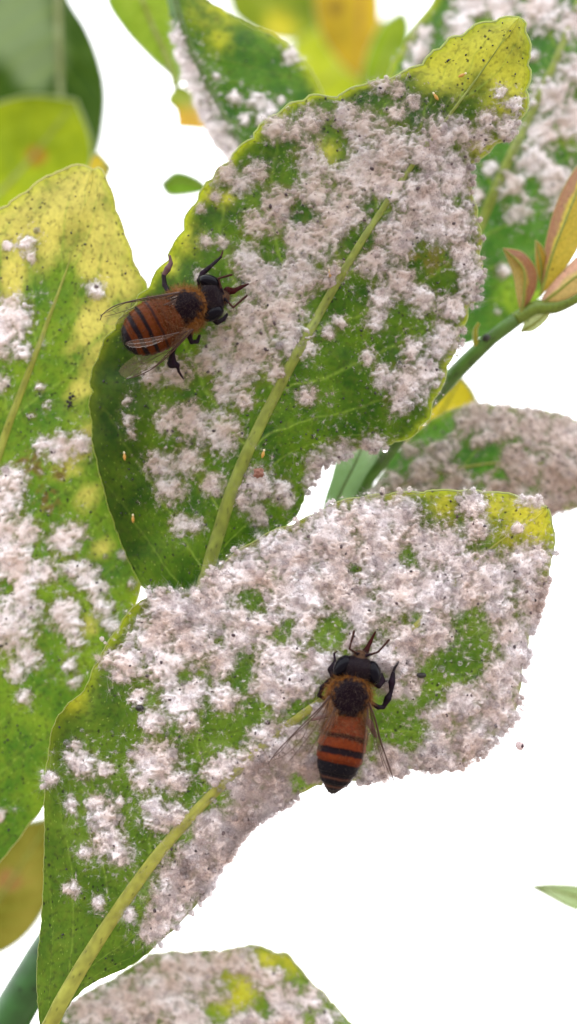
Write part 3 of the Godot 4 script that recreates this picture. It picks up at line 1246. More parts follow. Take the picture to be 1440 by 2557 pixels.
func main_leaves() -> void:
	# ---- the folded leaf at the top centre
	var d := {"rows": 110, "cols": 60, "tw": 160, "th": 240, "crenate": 7.0, "scallop": 62.0,
		"mid": [425, -60, 455, 60, 500, 170, 550, 270, 600, 355, 640, 420], "left": [425, -60, 418, 10, 440, 90, 458, 165, 485, 230, 525, 320, 572, 385, 640, 420],
		"right": [425, -60, 520, 0, 610, 58, 700, 100, 770, 170, 806, 245, 780, 330, 640, 420],
		"zm": [-13, -13, -14, -14], "zl": [-3, -5, -5, -2], "zr": [-1, -3, -4, -2], "dark": Color(0.026, 0.095, 0.008), "green": Color(0.075, 0.175, 0.010), "yellow": Color(0.42, 0.44, 0.02), "yellow_at": [540, 20, 60, 550, 95, 36],
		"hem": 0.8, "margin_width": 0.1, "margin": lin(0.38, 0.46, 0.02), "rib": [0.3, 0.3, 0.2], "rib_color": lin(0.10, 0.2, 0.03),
		"fleck": 0.8, "wax": [440, 95, 28, 452, 140, 34, 466, 185, 38, 484, 230, 42, 504, 280, 46, 530, 325, 48, 558, 370, 48, 590, 390, 36, 725, 140, 24, 585, 245, 22, 640, 255, 26, 672, 272, 22, 540, 192, 12, 650, 300, 18, 700, 250, 14, 610, 300, 18]}
	var lf := make_leaf("citrus_leaf", "folded green leaf at the top centre with a white waxy left edge", d)
	add_wax(lf, "white wax strip along the left edge of the folded leaf at the top", {"warm": -0.3, "tries": 20000, "grid_rows": 200, "grid_cols": 120, "case_label": "dark specks on the folded leaf at the top centre", "loose_cases": 0.006})
	# ---- the leaf at the upper right, behind
	d = {"rows": 130, "cols": 70, "tw": 200, "th": 300, "crenate": 6.0, "wave": 1.0,
		"mid": [1075, 890, 1130, 730, 1195, 570, 1260, 420, 1330, 270, 1400, 120, 1500, -160], "left": [1075, 890, 985, 700, 945, 420, 972, 190, 1010, 110, 1085, 0, 1200, -130, 1500, -160],
		"right": [1075, 890, 1130, 868, 1225, 835, 1300, 790, 1380, 700, 1480, 540, 1570, 300, 1590, 60, 1500, -160],
		"zm": [-18, -17, -17, -19], "zl": [-1, -4, -5, -2], "zr": [0, -3, -4, -2], "dark": Color(0.026, 0.095, 0.012), "green": Color(0.065, 0.170, 0.018), "yellow": Color(0.22, 0.34, 0.02), "yellow_at": [1210, 60, 40, 1420, 350, 40, 1300, 760, 60],
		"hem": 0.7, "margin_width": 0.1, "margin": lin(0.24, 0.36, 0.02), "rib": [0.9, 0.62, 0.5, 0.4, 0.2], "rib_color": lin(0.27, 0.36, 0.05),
		"wax": [1180, 20, 60, 1150, 70, 50, 1250, 25, 60, 1350, 25, 70, 1420, 60, 50, 1370, 240, 60, 1430, 300, 70, 1350, 330, 50, 1330, 400, 55, 1290, 470, 56, 1380, 440, 70, 1420, 510, 60, 1290, 525, 40, 1265, 330, 24, 1225, 420, 24, 1045, 130, 36, 1060, 85, 28, 1020, 170, 20, 1255, 675, 24, 1240, 780, 10, 1190, 490, 24, 1200, 320, 30, 1430, 180, 50, 1330, 140, 20],
		"bare": [1320, 470, 26, 1210, 60, 24, 1400, 400, 24, 1280, 500, 20]}
	lf = make_leaf("citrus_leaf", "green leaf with a straight pale midrib at the upper right corner", d)
	add_wax(lf, "greyish wax clumps on the leaf in the upper right corner", {"warm": 0.1, "tone": 0.9, "tries": 30000, "grid_rows": 260, "grid_cols": 160, "case_label": "dark specks on the leaf in the upper right corner", "loose_cases": 0.004})
	# ---- right middle leaf, behind the lower one
	d = {"rows": 100, "cols": 60, "tw": 160, "th": 240, "crenate": 5.0,
		"mid": [860, 1290, 1000, 1215, 1200, 1160, 1400, 1160, 1640, 1190], "left": [860, 1290, 930, 1215, 990, 1130, 1070, 1055, 1130, 1025, 1190, 1010, 1310, 1022, 1440, 1052, 1640, 1190],
		"right": [860, 1290, 1000, 1330, 1200, 1330, 1330, 1305, 1390, 1278, 1450, 1262, 1640, 1190],
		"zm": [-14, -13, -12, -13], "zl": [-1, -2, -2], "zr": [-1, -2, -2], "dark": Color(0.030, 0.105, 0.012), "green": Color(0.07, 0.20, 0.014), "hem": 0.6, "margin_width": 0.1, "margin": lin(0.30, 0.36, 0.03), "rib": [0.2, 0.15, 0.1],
		"wax": [1250, 1060, 70, 1330, 1070, 70, 1400, 1090, 80, 1190, 1040, 46, 1150, 1060, 40, 1100, 1120, 56, 1050, 1180, 66, 990, 1195, 44, 1150, 1190, 60, 1300, 1170, 90, 1400, 1180, 100, 1380, 1250, 70, 1250, 1220, 70, 1020, 1130, 30, 1130, 1235, 60, 1480, 1150, 120, 1330, 1290, 60, 950, 1240, 30, 1200, 1110, 36],
		"bare": [1000, 1165, 34, 1085, 1085, 34, 1215, 1140, 34, 1170, 1160, 36, 1120, 1060, 24, 1250, 1190, 18]}
	lf = make_leaf("citrus_leaf", "wax covered leaf at the right edge behind the lower leaf's tip", d)
	add_wax(lf, "grey brown wax crust on the leaf at the right edge", {"warm": 1.0, "tone": 0.80, "tries": 30000, "grid_rows": 220, "grid_cols": 120, "case_label": "dark specks on the right edge leaf behind the lower leaf", "loose_cases": 0.006, "cases": 0.01})
	# ---- bottom leaf
	d = {"rows": 100, "cols": 60, "tw": 160, "th": 240, "crenate": 6.0,
		"mid": [60, 2700, 300, 2610, 550, 2570, 750, 2560, 900, 2580], "left": [60, 2700, 130, 2560, 200, 2490, 290, 2440, 380, 2385, 480, 2378, 560, 2374, 625, 2362, 690, 2378, 722, 2388, 760, 2435, 810, 2485, 850, 2530, 900, 2580],
		"right": [60, 2700, 300, 2790, 600, 2790, 800, 2690, 900, 2580],
		"zm": [-11, -10, -10, -10], "zl": [-1, -2, -2, -1], "zr": [-1, -1], "dark": Color(0.055, 0.13, 0.012), "green": Color(0.13, 0.22, 0.014), "yellow": Color(0.34, 0.34, 0.02), "yellow_at": [590, 2480, 60, 670, 2400, 50, 720, 2400, 40, 560, 2390, 30], "margin": lin(0.30, 0.36, 0.03), "rib": [0.6, 0.4, 0.2],
		"wax": [600, 2410, 56, 480, 2430, 80, 560, 2490, 80, 400, 2480, 100, 300, 2510, 90, 690, 2500, 60, 640, 2440, 50, 720, 2545, 80, 770, 2500, 40, 220, 2530, 70, 620, 2560, 90, 480, 2560, 100, 340, 2580, 90, 680, 2440, 34, 540, 2410, 40, 800, 2560, 50, 420, 2410, 40],
		"bare": [590, 2480, 56, 540, 2530, 36, 660, 2520, 26, 670, 2395, 24, 770, 2540, 26]}
	lf = make_leaf("citrus_leaf", "wax crusted leaf at the bottom edge below the big lower leaf", d)
	add_wax(lf, "cream wax crust over the leaf at the bottom edge", {"warm": 0.7, "tone": 0.93, "tries": 34000, "grid_rows": 240, "grid_cols": 140, "case_label": "dark specks on the leaf at the bottom edge"})
	# ---- left leaf with yellow tip
	d = {"rows": 170, "cols": 84, "tw": 320, "th": 560, "crenate": 6.0, "scallop": 80.0, "wave": 0.9,
		"mid": [-260, 2420, -190, 1950, -110, 1560, -40, 1260, 10, 1095, 60, 960, 120, 800, 180, 630, 232, 424],
		"left": [-260, 2420, -420, 2050, -440, 1650, -400, 1250, -300, 930, -160, 700, -60, 570, 0, 524, 60, 482, 110, 446, 160, 424, 200, 412, 232, 424],
		"right": [-260, 2420, -120, 2280, 0, 2152, 60, 2075, 160, 1940, 260, 1740, 345, 1480, 395, 1250, 415, 1050, 405, 880, 372, 725, 345, 680, 302, 560, 262, 440, 248, 420, 232, 424],
		"zm": [-5, -5, -4, -3.5, -3.5], "zl": [-1, -2, -2, -1], "zr": [-0.5, -1.2, -1.6, -1], "veins": 11.0, "green_veins": 0.75, "dirt": 0.7,
		"dark": Color(0.050, 0.125, 0.011), "green": Color(0.135, 0.225, 0.014), "yellow": Color(0.44, 0.405, 0.085),
		"yellow_at": [180, 500, 170, 80, 560, 130, 250, 620, 90, 20, 700, 70, 300, 700, 80, 240, 790, 75, 230, 880, 70, 200, 960, 60, 220, 1070, 55, 190, 1150, 60, 210, 1230, 40, 110, 1120, 40, 250, 1370, 30, 230, 1560, 34],
		"third": Color(0.11, 0.085, 0.02), "third_at": [80, 1160, 34, 120, 1250, 36, 150, 1180, 18],
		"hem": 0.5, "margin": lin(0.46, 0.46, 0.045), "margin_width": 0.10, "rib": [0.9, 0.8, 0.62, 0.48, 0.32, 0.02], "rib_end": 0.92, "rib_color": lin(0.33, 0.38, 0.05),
		"wax": [66, 612, 26, 74, 640, 20, 20, 612, 16, 236, 720, 24, 250, 735, 18, 30, 790, 56, 0, 830, 70, 50, 800, 36, 40, 860, 20, 60, 880, 24, 0, 960, 26, 30, 1200, 46, 20, 1250, 46, 160, 1350, 46, 190, 1330, 30, 60, 1330, 46, 30, 1400, 80, 60, 1480, 80, 20, 1560, 80, 100, 1430, 46, 215, 1440, 40, 240, 1470, 32, 180, 1420, 30, 160, 1530, 50, 180, 1560, 36, 190, 1600, 26, 190, 1700, 20, 175, 1660, 22, 70, 1640, 40, 40, 1680, 30, 60, 1740, 22, 150, 1120, 44, 200, 1108, 36, 105, 1115, 24, 275, 1560, 24, 260, 1520, 30, 0, 2035, 18, 100, 968, 14, 78, 1040, 12, 310, 1385, 14, 10, 1330, 60, 240, 1500, 20, 115, 1010, 10, 330, 1460, 16],
		"bare": [110, 1480, 26, 20, 1470, 20, 100, 1380, 20]}
	lf = make_leaf("citrus_leaf", "big left leaf with a yellow tip and green veins at the left edge", d)
	add_wax(lf, "white wax clumps on the yellow tipped left leaf", {"warm": 0.2, "tries": 60000, "smin": 0.12, "smax": 1.0, "case_label": "dark specks over the yellow tipped left leaf", "loose_cases": 0.030, "cases": 0.012})
	# ---- the upper centre leaf
	d = {"rows": 180, "cols": 96, "tw": 384, "th": 640, "crenate": 15.0, "scallop": 84.0, "wave": 0.9,
		"mid": [490, 1540, 505, 1470, 545, 1330, 600, 1170, 680, 1000, 770, 830, 880, 640, 970, 500, 1060, 370, 1180, 210, 1296, 44],
		"left": [490, 1540, 420, 1510, 368, 1478, 330, 1420, 288, 1320, 250, 1190, 227, 1060, 229, 950, 248, 880, 300, 800, 372, 715, 432, 620, 470, 540, 525, 450, 592, 380, 682, 290, 772, 242, 835, 240, 905, 212, 1000, 186, 1062, 150, 1130, 97, 1225, 52, 1270, 44, 1296, 44],
		"right": [490, 1540, 570, 1430, 640, 1370, 735, 1292, 790, 1180, 865, 1130, 1000, 1100, 1062, 1050, 1112, 930, 1152, 820, 1188, 720, 1200, 640, 1190, 540, 1170, 450, 1180, 405, 1250, 352, 1308, 275, 1318, 200, 1318, 120, 1310, 60, 1296, 44],
		"zm": [-1, 0.2, 1.2, 1.8, 2.2, 2.6], "zl": [-1.5, -2.5, -2, -1.5, -1], "zr": [-1, -2, -2.5, -3, -1.5, -0.5], "veins": 10.0, "dirt": 0.55,
		"dark": Color(0.018, 0.058, 0.004), "green": Color(0.066, 0.132, 0.006), "yellow": Color(0.42, 0.43, 0.045),
		"yellow_at": [1240, 100, 110, 1130, 150, 80, 1290, 200, 70, 1200, 370, 36, 1060, 160, 40, 460, 590, 40, 420, 660, 24, 520, 480, 26, 560, 500, 24, 810, 380, 30, 1260, 250, 50],
		"third": Color(0.11, 0.11, 0.015), "third_at": [1080, 650, 34, 1030, 640, 24, 1140, 620, 20],
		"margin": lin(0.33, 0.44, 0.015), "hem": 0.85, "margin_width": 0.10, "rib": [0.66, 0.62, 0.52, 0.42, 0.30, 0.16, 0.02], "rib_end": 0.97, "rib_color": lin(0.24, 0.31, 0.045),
		"wax": [690, 320, 42, 775, 300, 40, 740, 330, 30, 640, 430, 34, 565, 435, 36, 600, 460, 36, 800, 400, 70, 900, 330, 66, 860, 290, 40, 980, 380, 80, 900, 430, 100, 780, 490, 66, 700, 520, 64, 640, 560, 44, 850, 550, 90, 960, 470, 80, 1060, 400, 80, 1100, 340, 56, 1130, 440, 74, 1060, 500, 96, 1000, 590, 80, 1100, 560, 110, 1150, 640, 56, 930, 650, 50, 760, 600, 80, 620, 650, 50, 660, 700, 74, 740, 690, 70, 830, 690, 44, 700, 780, 80, 620, 800, 70, 560, 850, 52, 640, 870, 70, 730, 850, 54, 590, 920, 70, 520, 900, 44, 440, 930, 46, 380, 940, 34,
			1000, 700, 56, 950, 745, 44, 1060, 740, 54, 1130, 765, 44, 1175, 700, 44, 1185, 690, 34, 1110, 840, 46, 1090, 870, 34, 1030, 870, 34, 940, 800, 34, 920, 890, 24, 1020, 960, 60, 1060, 930, 50, 960, 940, 36, 765, 990, 30, 850, 800, 24, 820, 830, 20, 770, 870, 26, 1000, 1000, 40, 500, 690, 20, 515, 605, 18, 555, 605, 20,
			480, 1050, 56, 550, 1080, 60, 420, 1050, 40, 400, 1160, 44, 470, 1150, 44, 425, 1220, 44, 530, 1210, 36, 450, 1310, 32, 490, 1312, 24, 640, 1210, 50, 610, 1250, 30, 700, 1225, 34, 650, 1300, 20, 715, 1250, 24, 850, 1150, 56, 930, 1120, 44, 800, 1160, 44, 780, 1210, 30, 320, 1050, 18, 316, 1000, 14, 560, 980, 40, 690, 930, 30, 610, 1000, 30, 330, 1085, 14, 640, 1280, 24,
			1250, 235, 20, 1285, 260, 26, 1215, 300, 30, 1200, 345, 36, 1270, 320, 40, 950, 212, 28, 990, 225, 24, 1030, 255, 24, 985, 285, 26, 1150, 330, 40, 540, 490, 20, 500, 520, 14, 1190, 740, 24],
		"bare": [945, 520, 34, 890, 600, 40, 685, 630, 34, 755, 530, 34, 830, 375, 44, 1080, 655, 60, 870, 745, 50, 560, 560, 30, 1040, 420, 20, 720, 440, 20, 1100, 700, 40, 520, 1000, 18, 1140, 500, 16, 1000, 800, 30, 800, 770, 30, 640, 500, 16]}
	lf = make_leaf("citrus_leaf", "large upper leaf with a scalloped edge and yellow tip in the centre", d)
	upper = lf
	add_wax(lf, "pinkish white wax wool across the large upper leaf", {"warm": 0.50, "tone": 0.83, "film": 0.76, "slope": 0.45, "relief": 0.55, "grain": 0.8, "tries": 85000, "grid_rows": 620, "grid_cols": 320, "case_label": "black specks scattered over the large upper leaf", "loose_cases": 0.030, "cases": 0.008, "globules": 0.018, "crumbs": 1500})
	# ---- the lower leaf
	d = {"rows": 180, "cols": 96, "tw": 384, "th": 640, "crenate": 7.0, "scallop": 90.0, "wave": 0.8,
		"mid": [105, 2600, 165, 2480, 250, 2340, 370, 2165, 470, 2045, 570, 1945, 700, 1825, 850, 1715, 1000, 1600, 1140, 1450, 1230, 1365, 1365, 1266],
		"left": [105, 2600, 93, 2500, 93, 2400, 104, 2280, 111, 2100, 112, 1970, 124, 1860, 150, 1780, 205, 1728, 262, 1620, 335, 1515, 400, 1480, 490, 1478, 560, 1405, 650, 1342, 750, 1302, 870, 1248, 1000, 1232, 1100, 1226, 1200, 1228, 1300, 1240, 1365, 1266],
		"right": [105, 2600, 150, 2540, 215, 2465, 330, 2408, 400, 2350, 480, 2270, 560, 2150, 620, 2062, 720, 2000, 800, 1955, 900, 1945, 1010, 1922, 1150, 1905, 1220, 1850, 1285, 1770, 1305, 1650, 1345, 1500, 1378, 1390, 1380, 1310, 1365, 1266],
		"zm": [3.2, 3.2, 3.6, 3.6, 3.2], "zl": [-0.5, -1.5, -2, -1.5, -0.5], "zr": [-0.5, -1.5, -2, -2, -0.5], "veins": 9.0, "dirt": 0.7,
		"dark": Color(0.044, 0.098, 0.009), "green": Color(0.100, 0.175, 0.014), "yellow": Color(0.45, 0.43, 0.030),
		"yellow_at": [1320, 1290, 70, 1240, 1270, 50, 1110, 1270, 46, 1280, 1350, 34, 1000, 1240, 24, 180, 1750, 30],
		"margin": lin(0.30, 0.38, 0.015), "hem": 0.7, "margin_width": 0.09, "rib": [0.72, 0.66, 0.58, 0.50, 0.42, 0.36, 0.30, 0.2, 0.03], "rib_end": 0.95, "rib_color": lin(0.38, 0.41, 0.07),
		"wax": [430, 1530, 76, 400, 1500, 40, 520, 1520, 90, 620, 1440, 80, 560, 1450, 60, 730, 1390, 90, 680, 1370, 50, 830, 1330, 90, 930, 1300, 70, 900, 1280, 40, 1000, 1290, 56, 640, 1540, 90, 750, 1480, 100, 850, 1430, 100, 950, 1380, 100, 1050, 1370, 66, 1010, 1440, 60, 1180, 1260, 40, 1190, 1320, 36, 1110, 1370, 66, 1160, 1420, 56,
			380, 1600, 66, 320, 1650, 52, 420, 1660, 66, 480, 1600, 76, 560, 1650, 56, 600, 1590, 52, 660, 1700, 66, 700, 1630, 66, 700, 1740, 56, 560, 1740, 44, 450, 1750, 56, 480, 1720, 40, 380, 1800, 36, 470, 1800, 32, 345, 1740, 26, 770, 1560, 66, 800, 1650, 60, 740, 1700, 66, 900, 1530, 66, 870, 1480, 70, 1000, 1480, 76, 1080, 1480, 80, 1060, 1540, 60, 1220, 1450, 76, 1160, 1490, 60, 1310, 1410, 56, 1340, 1390, 36, 1330, 1480, 56, 1240, 1520, 50, 1335, 1540, 40, 1270, 1580, 50, 1290, 1640, 50, 1090, 1590, 60, 1020, 1600, 66, 1000, 1660, 50, 960, 1640, 50,
			1040, 1720, 36, 980, 1720, 40, 1090, 1790, 56, 1150, 1740, 76, 1250, 1690, 66, 1290, 1620, 44, 1240, 1770, 70, 1180, 1850, 70, 1080, 1870, 80, 980, 1900, 60, 930, 1930, 44, 1120, 1910, 40, 620, 2050, 70, 560, 2110, 66, 640, 1910, 60, 700, 1880, 56, 760, 1910, 56, 700, 1960, 56, 570, 1910, 46, 540, 1930, 40, 610, 1970, 50, 490, 2130, 60, 450, 2200, 70, 420, 2260, 56, 395, 2310, 44, 370, 2330, 24, 520, 2180, 60, 680, 2000, 56, 660, 1830, 44, 740, 1820, 44, 800, 1780, 40, 840, 1940, 40, 580, 2060, 40, 500, 2080, 40, 530, 2050, 40,
			390, 1910, 70, 360, 1890, 40, 440, 1950, 40, 350, 1950, 26, 210, 1910, 38, 262, 1922, 24, 180, 1890, 22, 190, 1860, 14, 180, 2010, 20, 262, 2040, 44, 270, 2100, 46, 300, 2130, 34, 240, 2010, 30, 215, 2130, 20, 400, 2040, 44, 440, 2040, 36, 380, 2010, 30, 180, 2218, 22, 246, 2256, 20, 326, 2280, 18, 300, 2000, 14, 270, 1650, 24, 295, 1690, 22, 125, 1945, 22, 1345, 1550, 30, 1290, 1320, 14, 880, 1590, 44, 1310, 1240, 26, 1340, 1250, 18],
		"bare": [620, 1490, 30, 640, 1520, 34, 810, 1585, 46, 850, 1570, 34, 1022, 1390, 34, 1140, 1660, 66, 1175, 1560, 46, 1040, 1545, 26, 980, 1800, 56, 1030, 1835, 46, 1070, 1735, 40, 610, 1690, 40, 545, 1830, 40, 880, 1420, 24, 600, 1640, 20, 700, 1590, 26, 460, 2080, 30, 500, 1990, 36, 740, 1950, 26, 720, 1560, 18, 1330, 1600, 16, 460, 1690, 20, 640, 1780, 36, 950, 1760, 34, 740, 1780, 34]}
	lf = make_leaf("citrus_leaf", "big lower leaf with a thick pale midrib, mostly under white wool", d)
	lower = lf
	add_wax(lf, "thick pinkish white wax wool on the big lower leaf", {"warm": 0.36, "tone": 1.0, "tries": 170000, "grid_rows": 640, "grid_cols": 340, "case_label": "black specks scattered over the big lower leaf", "loose_cases": 0.004, "cases": 0.006, "globules": 0.025, "grain": 1.1, "crumbs": 3200})


var upper: Leaf
var lower: Leaf


func twigs() -> void:
	make_leaf("citrus_leaf", "pale green winged leaf stalk in the gap between the two big leaves", {"far": true, "rows": 40, "cols": 20, "tw": 64, "th": 96, "wave": 0.3,
		"mid": [810, 1330, 850, 1230, 890, 1150, 935, 1050], "left": [810, 1330, 806, 1270, 826, 1200, 852, 1130, 935, 1050], "right": [810, 1330, 872, 1260, 912, 1190, 945, 1130, 935, 1050],
		"zm": [-9.5, -9.5, -9.5], "zl": [-0.4], "zr": [-0.4], "dark": Color(0.16, 0.28, 0.11), "green": Color(0.22, 0.36, 0.17), "rib": [0.15, 0.12, 0.05], "rib_color": lin(0.18, 0.30, 0.10)})
	stem("main_stem", "thick green stem rising from the bottom left corner behind the leaves", "stem", [[-40, 2680, -9], [50, 2500, -9], [250, 2180, -11], [560, 1700, -12], [830, 1340, -12], [915, 1195, -12], [1000, 1085, -11], [1100, 970, -10], [1200, 868, -9], [1290, 795, -8.5]],
		[2.1, 2.0, 1.9, 1.7, 1.5, 1.2, 1.0, 0.9, 0.82, 0.72], lin(0.085, 0.20, 0.028))
	stem("shoot_stem", "thin green shoot tip carrying the young red leaves", "twig", [[1285, 799, -8.5], [1330, 770, -8.3], [1390, 765, -8.2], [1450, 735, -8], [1520, 690, -8]], [0.72, 0.72, 0.6, 0.5], lin(0.16, 0.26, 0.025), 30)
	stem("leaf_bud", "small yellow green hooked bud standing on the green twig", "bud", [[1188, 880, -9], [1187, 850, -8.6], [1188, 822, -8.4], [1196, 806, -8.2]], [0.40, 0.30, 0.26, 0.16], lin(0.36, 0.36, 0.025), 16)
	var young := {"rows": 50, "cols": 24, "tw": 96, "th": 160, "wave": 0.15, "far": false, "dirt": 0.0, "rib": [0.16, 0.12, 0.06], "veins": 7.0, "margin_width": 0.07, "margin": lin(0.42, 0.38, 0.06), "rough": 0.4}
	make_leaf("young_leaf", "small reddish young leaf curling left at the base of the shoot", young.merged({
		"mid": [1300, 790, 1308, 730, 1305, 670, 1256, 620], "left": [1300, 790, 1290, 740, 1282, 690, 1270, 655, 1256, 620], "right": [1300, 790, 1332, 735, 1341, 690, 1328, 655, 1300, 628, 1256, 620],
		"zm": [-8, -7, -6.5, -6], "zl": [-1, -1.5], "zr": [-0.5, -1.5], "dark": Color(0.38, 0.27, 0.06), "green": Color(0.42, 0.32, 0.07), "third": Color(0.30, 0.14, 0.075), "third_side": 1.0}))
	make_leaf("young_leaf", "tiny orange young leaf between the two larger red ones", young.merged({
		"mid": [1352, 720, 1350, 660, 1337, 600], "left": [1352, 720, 1338, 660, 1337, 600], "right": [1352, 720, 1370, 665, 1355, 620, 1337, 600],
		"zm": [-8.5, -8, -8], "dark": Color(0.42, 0.30, 0.03), "green": Color(0.45, 0.30, 0.05)}))
	make_leaf("young_leaf", "long folded young leaf, red on one half and yellow on the other", young.merged({
		"mid": [1350, 740, 1378, 640, 1420, 530, 1480, 380], "left": [1350, 740, 1356, 640, 1385, 520, 1430, 430, 1480, 380], "right": [1350, 740, 1412, 668, 1450, 600, 1480, 500, 1480, 380],
		"zm": [-7.5, -6.5, -6.5, -7], "zl": [-1.5, -2.5, -1], "zr": [-0.5, -1.5], "dark": Color(0.48, 0.40, 0.05), "green": Color(0.56, 0.46, 0.07), "third": Color(0.33, 0.17, 0.10), "third_side": -1.0}))
	make_leaf("young_leaf", "pinkish yellow young leaf pointing right at the bottom of the shoot", young.merged({
		"mid": [1340, 768, 1390, 730, 1440, 690, 1520, 640], "left": [1340, 768, 1370, 718, 1410, 672, 1460, 630, 1520, 640], "right": [1340, 768, 1400, 762, 1450, 738, 1500, 700, 1520, 640],
		"zm": [-8, -7, -6.5, -7], "zl": [-0.5, -1.2], "zr": [-0.5, -1.5], "dark": Color(0.52, 0.40, 0.16), "green": Color(0.58, 0.46, 0.16), "third": Color(0.60, 0.36, 0.27), "third_side": -0.8}))
	make_leaf("leaf_bract", "pale whitish green bract under the joint of the shoot", young.merged({
		"mid": [1300, 828, 1335, 808, 1376, 772], "left": [1300, 828, 1315, 795, 1345, 775, 1376, 772], "right": [1300, 828, 1330, 826, 1362, 800, 1376, 772],
		"zm": [-8.8, -8.2, -8], "dark": Color(0.34, 0.42, 0.16), "green": Color(0.42, 0.48, 0.24)}))


